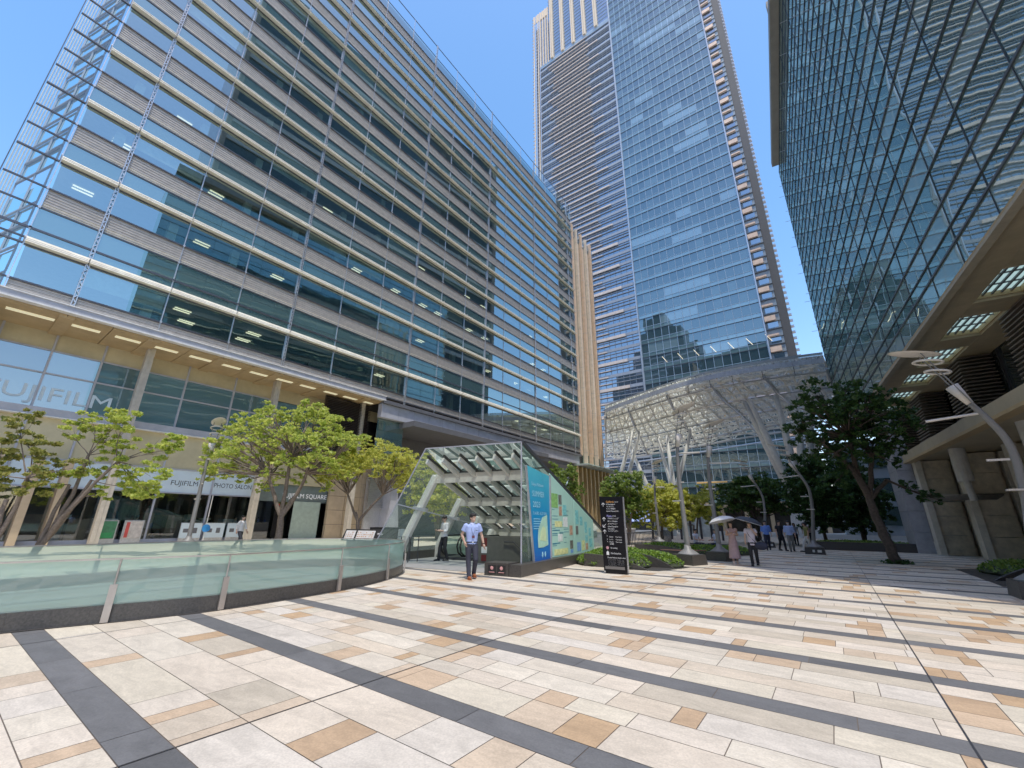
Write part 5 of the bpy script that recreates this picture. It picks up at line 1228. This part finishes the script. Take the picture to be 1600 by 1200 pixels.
# ------------------------------------------------------------------ people
skin = mat('skin', (.52, .33, .24), .5, na=.05, spec=.3); hairm = mat('black_hair', (.012, .009, .008), .45); 
def remesh(mb, mats, voxel, name, smooth=2):
    me = mb.mesh(name, mats); ob = bpy.data.objects.new('tmp', me); C.objects.link(ob)
    md = ob.modifiers.new('r', 'REMESH'); md.mode = 'VOXEL'; md.voxel_size = voxel
    sm = ob.modifiers.new('s', 'SMOOTH'); sm.iterations = smooth; sm.factor = .5
    dg = bpy.context.evaluated_depsgraph_get(); out = bpy.data.meshes.new_from_object(ob.evaluated_get(dg)); out.name = name
    bpy.data.objects.remove(ob); out.materials.clear(); out.materials.append(mats)
    out.polygons.foreach_set('use_smooth', [True]*len(out.polygons)); return out
def person(label, loc, rz, H, legs, arms, col, female=False, dress=None, skirt=False, hair='short', fine=.02, sleeve=.55, lean=0, sit=False, group=None, head=(0, 0), mask=False, shoe=(.02, .02, .02)):
    """faces local -y. legs: ((fwd_ankle, knee_fwd, side, lift) x2) ; arms: (elbow, wrist) vectors from the shoulder"""
    k = H/1.72; t = thing('person', label, 'person', loc, rz, group); V = Vector
    hipz = .90 if not sit else .50; body = MB(); sh = 1.42 if not sit else 1.02
    if female: body_w = .86
    else: body_w = 1.0
    dz = sh-1.42
    hips = [V((-.09, 0, hipz)), V((.09, 0, hipz))]; J = []
    for s, (fa, kf, sd, lift) in zip((-1, 1), legs):
        if sit: hp = hips[0 if s < 0 else 1]; kn = V((s*.11, -.42, .50)); an = V((s*.11, -.42-fa, .09))
        else: hp = hips[0 if s < 0 else 1]; an = V((s*(.08+sd), -fa, .09+lift)); kn = V((s*(.09+sd*.5), -kf, .49+lift*.5))
        J.append((hp, kn, an))
    shs = [V((-.185*body_w, lean*.0, sh)), V((.185*body_w, 0, sh))]
    A = []
    for s, (el, wr_) in zip((0, 1), arms): e = shs[s]+V(el); A.append((shs[s], e, e+V(wr_)))
    T = lambda mb, a, b, r0, r1, n=10: mb.tube([a, a.lerp(b, .35), b], [r0, r0*.98, r1], n)
    # body
    for hp, kn, an in J:
        body.tube([hp, hp.lerp(kn, .4), kn, kn.lerp(an, .35), an], [.082, .075, .055, .055, .036], 12)
        body.ell(an+V((0, -.07, -.045)), (.042, .125, .04), 12, 8)
    body.rings([(0, 0, hipz-.08, .12, .09), (0, 0, hipz+.03, .165*body_w, .11), (0, .0, hipz+.17, .135*body_w, .095), (0, 0, 1.28+dz, .165*body_w, .11), (0, 0, sh-.03, .175*body_w, .10), (0, .0, sh+.045, .08, .06), (0, 0, sh+.06, .05, .055)], 18)
    for s_, e, w_ in A:
        body.ell(s_-V((0, 0, .02)), (.06, .06, .065)); body.tube([s_, s_.lerp(e, .5), e, e.lerp(w_, .3), w_], [.055, .045, .040, .042, .027], 10)
        d = (w_-e).normalized(); sd = d.cross(V((0, 1, 0))); sd = sd.normalized() if sd.length > .2 else V((1, 0, 0)); nn = d.cross(sd)
        pc_ = w_+d*.045; 
        body.tube([w_, w_+d*.05, w_+d*.09], [.030, .040, .034], 10)
        for q in range(4):
            b0 = w_+d*.085+nn*(.027-.018*q); L = (.062, .072, .068, .052)[q]; body.tube([b0, b0+d*L*.55, b0+d*L+sd*.022], [.0125, .0115, .010], 6)
        body.tube([w_+d*.025+nn*.03, w_+d*.055+nn*.055, w_+d*.09+nn*.062+sd*.01], [.014, .013, .011], 6)
    # head
    hy, tilt = head; neck = V((0, 0, sh+.03)); hc = V((0, -.02, sh+.205)); Rm = Matrix.Rotation(hy, 3, 'Z') @ Matrix.Rotation(tilt, 3, 'X')
    hd = MB(); hd.ell((0, 0, .015), (.074, .092, .100), 18, 14); hd.ell((0, -.028, -.055), (.052, .062, .058), 14, 10); hd.ell((0, -.092, -.012), (.013, .022, .024), 8, 6)
    for s in (-1, 1): hd.ell((s*.076, .01, -.01), (.012, .022, .032), 8, 6); hd.ell((s*.035, -.078, .03), (.026, .014, .01), 8, 6)
    hd.ell((0, -.082, -.055), (.024, .012, .010), 8, 6)
    body.tube([neck, V((0, -.005, sh+.10)), hc+V((0, .01, -.06))], [.056, .050, .052], 12)
    hm = Matrix.Translation(hc) @ Rm.to_4x4(); body.add(hd, hm)
    o = put('body', remesh(body, skin, fine*.55 if fine < .015 else fine*.7, 'body'), t, True)
    ey = MB()
    for s in (-1, 1): ey.ell((s*.031, -.084, .012), (.012, .008, .007), 8, 6)
    ey.ell((0, -.094, -.057), (.020, .004, .004), 8, 6)
    for s in (-1, 1): ey.ell((s*.032, -.090, .034), (.017, .006, .0035), 8, 6)
    part('eyes_and_brows', MB().add(ey, hm), mat('dark_brown_eye', (.05, .025, .02), .4) if 'dark_brown_eye' not in bpy.data.materials else bpy.data.materials['dark_brown_eye'], t, local=True)
    if mask: mk = MB(); mk.ell((0, -.062, -.045), (.055, .05, .045)); part('face_mask', MB().add(mk, hm), m_white, t, local=True, smooth=True)
    hr = MB(); hr.ell((0, .016, .046), (.090, .104, .096), 16, 12)
    for q in range(14):
        a = q/13*math.pi; hr.ell((.074*math.cos(a), -.035-.052*math.sin(a), .080+.010*math.sin(q*2.1)), (.026, .030, .026), 6, 5)
    if hair == 'long':
        hr.tube([(0, .05, .04), (0, .075, -.10), (0, .06, -.22)], [.075, .07, .035], 12)
        for s in (-1, 1): hr.tube([(s*.07, -.02, .06), (s*.088, -.01, -.06), (s*.075, -.02, -.20)], [.038, .036, .022], 8)
    elif hair == 'mid':
        hr.tube([(0, .05, .04), (0, .06, -.08)], [.082, .055], 12)
        for s in (-1, 1): hr.tube([(s*.07, -.01, .06), (s*.084, .0, -.05)], [.036, .024], 8)
    else: hr.ell((0, .05, -.01), (.07, .055, .06))
    put('hair', remesh(MB().add(hr, hm), hairm, max(.008, fine*.5), 'hair', 1), t, True)
    # clothes
    mk_ = lambda nm, c, **kw: bpy.data.materials[nm] if nm in bpy.data.materials else mat(nm, c, .8, ns=9, na=.12, bump=.25, bs=25, **kw)
    top = MB(); wz = hipz+.02
    top.rings([(0, 0, wz-(.04 if not female else .12), .172*body_w+(.0 if not female else .03), .118), (0, 0, wz+.10, .158*body_w, .115), (0, 0, 1.25+dz, .185*body_w, .128), (0, 0, sh-.03, .190*body_w, .115), (0, 0, sh+.035, .10, .075), (0, 0, sh+.055, .068, .066)], 20)
    for s_, e, w_ in A:
        top.ell(s_-V((0, 0, .015)), (.072, .072, .075)); 
        if sleeve <= 1: top.tube([s_, s_.lerp(e, sleeve)], [.073, .078 if sleeve < 1 else .06], 12)
        else: top.tube([s_, e], [.070, .056], 12); top.tube([e, e.lerp(w_, sleeve-1)], [.056, .045], 12)
    if dress is None: put('shirt', remesh(top, mk_('shirt_%d_%d_%d' % tuple(int(c*99) for c in col[0]), col[0]), fine*.8, 'shirt', 2), t, True)
    lo_ = MB()
    if dress or skirt:
        m2 = MB(); z0 = .22; m2.add(top) if dress else None
        xa = (J[0][2].x+J[1][2].x)/2; m2.rings([(xa, (J[0][2].y+J[1][2].y)/2, z0, .24, .22), (0, 0, .55, .20, .17), (0, 0, hipz, .175, .13), (0, 0, hipz+.15, .145, .11)], 20)
        put('dress' if dress else 'skirt', remesh(m2, mk_('dress', dress or col[1]), fine*.8, 'dress', 2), t, True)
    if not dress and not skirt:
        lo_.rings([(0, 0, hipz-.10, .13, .10), (0, 0, hipz-.02, .178*body_w, .122), (0, 0, hipz+.07, .162*body_w, .112)], 18)
        for hp, kn, an in J: lo_.tube([hp+V((0, 0, .0)), hp.lerp(kn, .4), kn, kn.lerp(an, .5), an+V((0, .0, -.02))], [.098, .094, .075, .066, .062], 14)
        put('trousers', remesh(lo_, mk_('trousers_%d_%d_%d' % tuple(int(c*99) for c in col[1]), col[1]), fine*.8, 'trousers', 2), t, True)
    for hp, kn, an in J:
        s_ = MB(); s_.ell(an+V((0, -.075, -.042)), (.05, .145, .048), 12, 8); s_.ell(an+V((0, 0, -.02)), (.045, .055, .055), 10, 8); s_.box(an.x-.045, an.x+.045, an.y-.20, an.y+.055, an.z-.09, an.z-.065)
        part('shoe', s_, mk_('shoe_%d' % int(shoe[0]*99), shoe), t, local=True, smooth=True)
    t.scale = (k, k, k); t['hd'] = 0; del t['hd']
    return t, A, J, hc
ST = ((.16, .12, 0, 0), (-.16, .02, 0, .03))
DN = (((-.06, .02, -.27), (-.02, -.06, -.24)), ((.06, .02, -.27), (.02, -.06, -.24)))
def face_cam(x, y, d=0): return math.atan2(-y, -x)+math.pi/2+d     # local -y towards the camera
# 1 man in the light blue shirt, near
t, A, J, hc = person('man in a light blue short sleeved shirt with a lanyard, one hand in his pocket', (-8.34, 9.45, 0), face_cam(-8.34, 9.45, R(14)), 1.70, ((.10, .02, -.01, 0), (-.05, .13, .02, .05)),
    (((-.10, .06, -.25), (.07, -.08, -.20)), ((.11, .03, -.27), (.05, -.06, -.24))), [(.34, .44, .78), (.022, .024, .04)], fine=.012, sleeve=.62, head=(R(35), R(-6)), shoe=(.26, .07, .02))
m = MB(); m.rings([(0, 0, .955, .175, .12), (0, 0, .985, .172, .118)], 20); b_ = part('belt', m, m_blk, t, local=True); m = MB(); m.box(-.02, .02, -.127, -.118, .952, .988); part('buckle', m, m_alu, b_, local=True)
m = MB(); m.tube([(-.06, -.075, 1.46), (-.05, -.128, 1.30), (.0, -.135, 1.14)], .004, 5); m.tube([(.06, -.075, 1.46), (.05, -.128, 1.30), (.0, -.135, 1.14)], .004, 5); l_ = part('lanyard', m, m_blk, t, local=True)
m = MB(); m.box(-.035, .045, -.145, -.135, 1.08, 1.15); part('badge', m, mat('dark_red_badge', (.10, .015, .03), .4), l_, local=True)
m = MB(); m.box(.07, .13, -.134, -.124, 1.28, 1.295); part('pocket_trim', m, m_blk, t, local=True)
wv = A[1][2]; m = MB(); m.rings([(wv.x, wv.y, wv.z+.01, .035, .035), (wv.x, wv.y, wv.z+.03, .036, .036)], 14); part('wristwatch', m, m_blk, t, local=True)
m = MB(); m.rings([(0, 0, 1.455, .082, .078), (0, -.0, 1.495, .066, .066)], 16, cap=False); part('collar', m, mat('white_blue_cloth', (.55, .62, .85), .8), t, local=True)
# 2 man with phone
t, A, J, hc = person('man in a white long sleeved shirt looking down at his phone beside the escalator', (-12.8, 12.82, 0), face_cam(-12.8, 12.82, R(-62)), 1.70, ((.17, .13, 0, 0), (-.15, .0, 0, .01)),
    (((-.04, -.03, -.27), (.10, -.23, .02)), ((.04, -.03, -.27), (-.10, -.23, .02))), [(.66, .66, .66), (.010, .010, .013)], fine=.014, sleeve=1.5, head=(0, R(22)))
m = MB(); c = (A[0][2]+A[1][2])/2+Vector((0, -.06, .04)); m.hexa([c+Vector(q) for q in ((-.035, -.03, -.01), (.035, -.03, -.01), (.035, .09, -.05), (-.035, .09, -.05), (-.035, -.03, 0), (.035, -.03, 0), (.035, .09, -.04), (-.035, .09, -.04))]); o_ = part('mobile_phone', m, m_blk, local=False)
o_.matrix_world = t.matrix_basis @ Matrix.Identity(4) if False else o_.matrix_world
o_.location = t.location; o_.rotation_euler = t.rotation_euler; o_.scale = t.scale; tag(o_, 'black phone held by the man in the white shirt', 'phone')
# 3 man behind the balustrade
person('man in a white shirt and dark trousers walking past the shop windows beyond the balustrade', (-25.55, 10.36, 0), face_cam(-25.5, 10.4, R(60)), 1.70, ((.25, .18, 0, 0), (-.30, -.02, 0, .06)), (((-.06, .10, -.24), (0, -.03, -.24)), ((.06, -.08, -.26), (.02, -.10, -.22))), [(.68, .68, .70), (.02, .022, .03)], fine=.02, sleeve=1.6)
# women with parasols
def parasol(label, t, A, hand, top, r, tilt, col, col2, grp):
    M_ = Matrix.Translation(t.location) @ Matrix.Rotation(t.rotation_euler.z, 4, 'Z') @ Matrix.Scale(t.scale[0], 4)
    h = M_ @ (A[hand][2]+Vector((0, 0, -.05))); p = thing('parasol', label, 'parasol', tuple(h), 0, grp); tp = Vector(top)
    m = MB(); m.tube([h, tp], .008, 6); part('shaft', m, m_alu, p)
    ax = (tp-h).normalized() if tilt is None else Vector(tilt).normalized(); q = Vector((0, 0, 1)).rotation_difference(ax).to_matrix(); m, m2 = MB(), MB(); n = 16; rings_ = []
    for j in range(6):
        a = j/5*R(62); rr = r*math.sin(a)/math.sin(R(62)); zz = -.36*r*(1-math.cos(a))/(1-math.cos(R(62))); rings_.append([tp+q @ Vector((rr*math.cos(2*math.pi*k/n)*(1 if k % 2 == 0 else .97), rr*math.sin(2*math.pi*k/n)*(1 if k % 2 == 0 else .97), zz)) for k in range(n)])
    for a, b in zip(rings_, rings_[1:]):
        for k in range(n): m.face([a[k], a[(k+1) % n], b[(k+1) % n], b[k]]); m2.face([v-ax*.012 for v in (a[k], a[(k+1) % n], b[(k+1) % n], b[k])])
    part('canopy', m, mat(col[0], col[1], .6, na=.03), p, smooth=True); part('canopy_lining', m2, mat(col2[0], col2[1], .7, na=.03), p, smooth=True)
    m = MB()
    for k in range(0, n, 2): m.tube([tp, rings_[-1][k]-ax*.03], .005, 4)
    m.tube([tp, tp+ax*.06], .008, 6); part('rib', m, m_alu, p)
rzA = face_cam(-3.26, 19.58, R(4))
t, A, J, hc = person('woman in a pink dress holding a white parasol', (-3.40, 19.75, 0), rzA, 1.58, ((.10, .06, 0, 0), (-.06, .04, 0, .02)), (((-.07, -.02, -.25), (.16, -.15, .08)), ((.07, -.02, -.25), (-.12, -.17, .04))), [(.45, .33, .36), (.5, .35, .35)], female=True, dress=(.46, .31, .31), hair='long', fine=.016, sleeve=.25, head=(R(-10), 0), shoe=(.75, .6, .5))
parasol('white parasol held by the woman in the pink dress', t, A, 0, (-3.72, 19.62, 1.80), .52, (-.22, .05, .97), ('parasol_white', (.80, .80, .78)), ('parasol_lining_white', (.55, .55, .55)), 'parasols held by the two women')
t, A, J, hc = person('woman in a pale t shirt and black trousers with a navy shoulder bag', (-2.66, 19.35, 0), face_cam(-2.66, 19.35, R(-8)), 1.58, ((.12, .10, 0, 0), (-.10, .02, .01, .03)), (((-.07, .02, -.25), (-.01, -.04, -.22)), ((.06, -.05, -.22), (-.10, -.12, .20))), [(.60, .54, .62), (.012, .012, .014)], female=True, hair='mid', fine=.016, sleeve=.6, head=(R(12), 0))
parasol('dark parasol with a white lining held by the woman with the navy bag', t, A, 1, (-2.62, 19.5, 1.76), .50, (.30, .05, .95), ('parasol_dark', (.03, .035, .05)), ('parasol_lining_pale', (.78, .80, .80)), 'parasols held by the two women')
bg_ = thing('shoulder_bag', 'navy shoulder bag hanging at the hip of the woman in the pale t shirt', 'bag', (-2.38, 19.38, .7)); m = MB(); m.ell((-2.36, 19.30, .72), (.23, .10, .15), 14, 10); part('bag', m, mat('navy_cloth', (.02, .025, .05), .7), bg_, smooth=True)
m = MB(); m.tube([(-2.5, 19.28, .80), (-2.72, 19.24, 1.10), (-2.80, 19.32, 1.32)], .012, 6); m.tube([(-2.22, 19.34, .80), (-2.5, 19.38, 1.15), (-2.78, 19.36, 1.32)], .012, 6); part('strap', m, m_blk, bg_)
# the walking crowd, further off
for i, (lab, x, y, d, H, top, bot, kw) in enumerate((
    ('man in a blue shirt and navy trousers walking behind the dark parasol', -3.44, 31.3, 0, 1.70, (.12, .25, .72), (.015, .018, .035), dict(sleeve=1.3)),
    ('man in black clothes standing between two men in blue shirts', -2.70, 31.2, 40, 1.70, (.015, .015, .017), (.012, .012, .012), dict(sleeve=.6)),
    ('man in a pale blue shirt, grey trousers and a face mask', -2.19, 30.9, 0, 1.70, (.36, .46, .78), (.15, .15, .14), dict(sleeve=1.4, mask=True)),
    ('woman in a light blue blouse and black trousers further back', -2.50, 40.5, 0, 1.60, (.36, .42, .62), (.015, .015, .02), dict(female=True, hair='long')),
    ('person in an olive top and white trousers striding left', -1.36, 31.0, -70, 1.62, (.17, .17, .05), (.60, .60, .58), dict(hair='mid')),
    ('man in a pink shirt walking away behind the lamp post', -1.55, 42.0, 180, 1.70, (.55, .40, .42), (.02, .02, .025), dict(sleeve=1.2)),
    ('man in a pale shirt just behind the one in pink', -1.95, 44.5, 0, 1.70, (.55, .56, .60), (.03, .03, .04), dict(sleeve=1.2)))):
    s = 1 if i % 2 == 0 else -1; st = ((.16*s, .12 if s > 0 else .0, 0, 0 if s > 0 else .03), (-.16*s, .0 if s > 0 else .12, 0, .03 if s > 0 else 0))
    if 'striding' in lab: st = ((.30, .22, 0, 0), (-.32, -.02, 0, .07))
    person(lab, (x, y, 0), face_cam(x, y, R(d)), H, st, DN, [top, bot], fine=.024, group='people walking on the plaza', **kw)
for lab, x, y, d, c in (('person in a white top sitting on the bench, left one of two', -6.55, 26.85, 60, (.55, .57, .66)), ('person in a pale blue top sitting on the bench, right one of two', -5.45, 26.85, -60, (.45, .52, .66))):
    person(lab, (x, y, -.06), face_cam(x, y, R(d)), 1.65, ((0, 0, 0, 0), (.05, 0, 0, 0)), (((-.04, -.08, -.24), (.04, -.20, -.05)), ((.04, -.08, -.24), (-.04, -.20, -.05))), [c, (.03, .03, .04)], fine=.024, sit=True, group='people sitting in the shade')
for lab, x, y, c in (('distant person in white standing by the parapet', -14.9, 36.5, (.65, .63, .60)), ('distant person in a brown top in front of the lobby', -17.6, 38.6, (.40, .22, .16))):
    person(lab, (x, y, 0), face_cam(x, y), 1.6, ST, DN, [c, (.05, .04, .04)], fine=.03, group='people by the parapet')
for lab, x, y, d, c, sit_ in (('shop visitor seated inside in a grey shirt, left', -36.8, 10.6, 170, (.40, .42, .45), True), ('shop visitor seated inside in a pale shirt, right', -36.8, 11.7, 170, (.50, .52, .52), True), ('shop visitor in a white shirt inside the window behind the green poster', -37.2, 8.6, 140, (.62, .66, .75), False), ('person in a grey top walking inside the shop beside the lamp post', -36.9, 14.4, 60, (.33, .33, .33), False)):
    person(lab, (x, y, 0), face_cam(x, y, R(d)), 1.68, ((.1, .05, 0, 0), (-.1, .02, 0, 0)), DN, [c, (.02, .02, .02)], fine=.03, sit=sit_, group='visitors inside the camera shop')
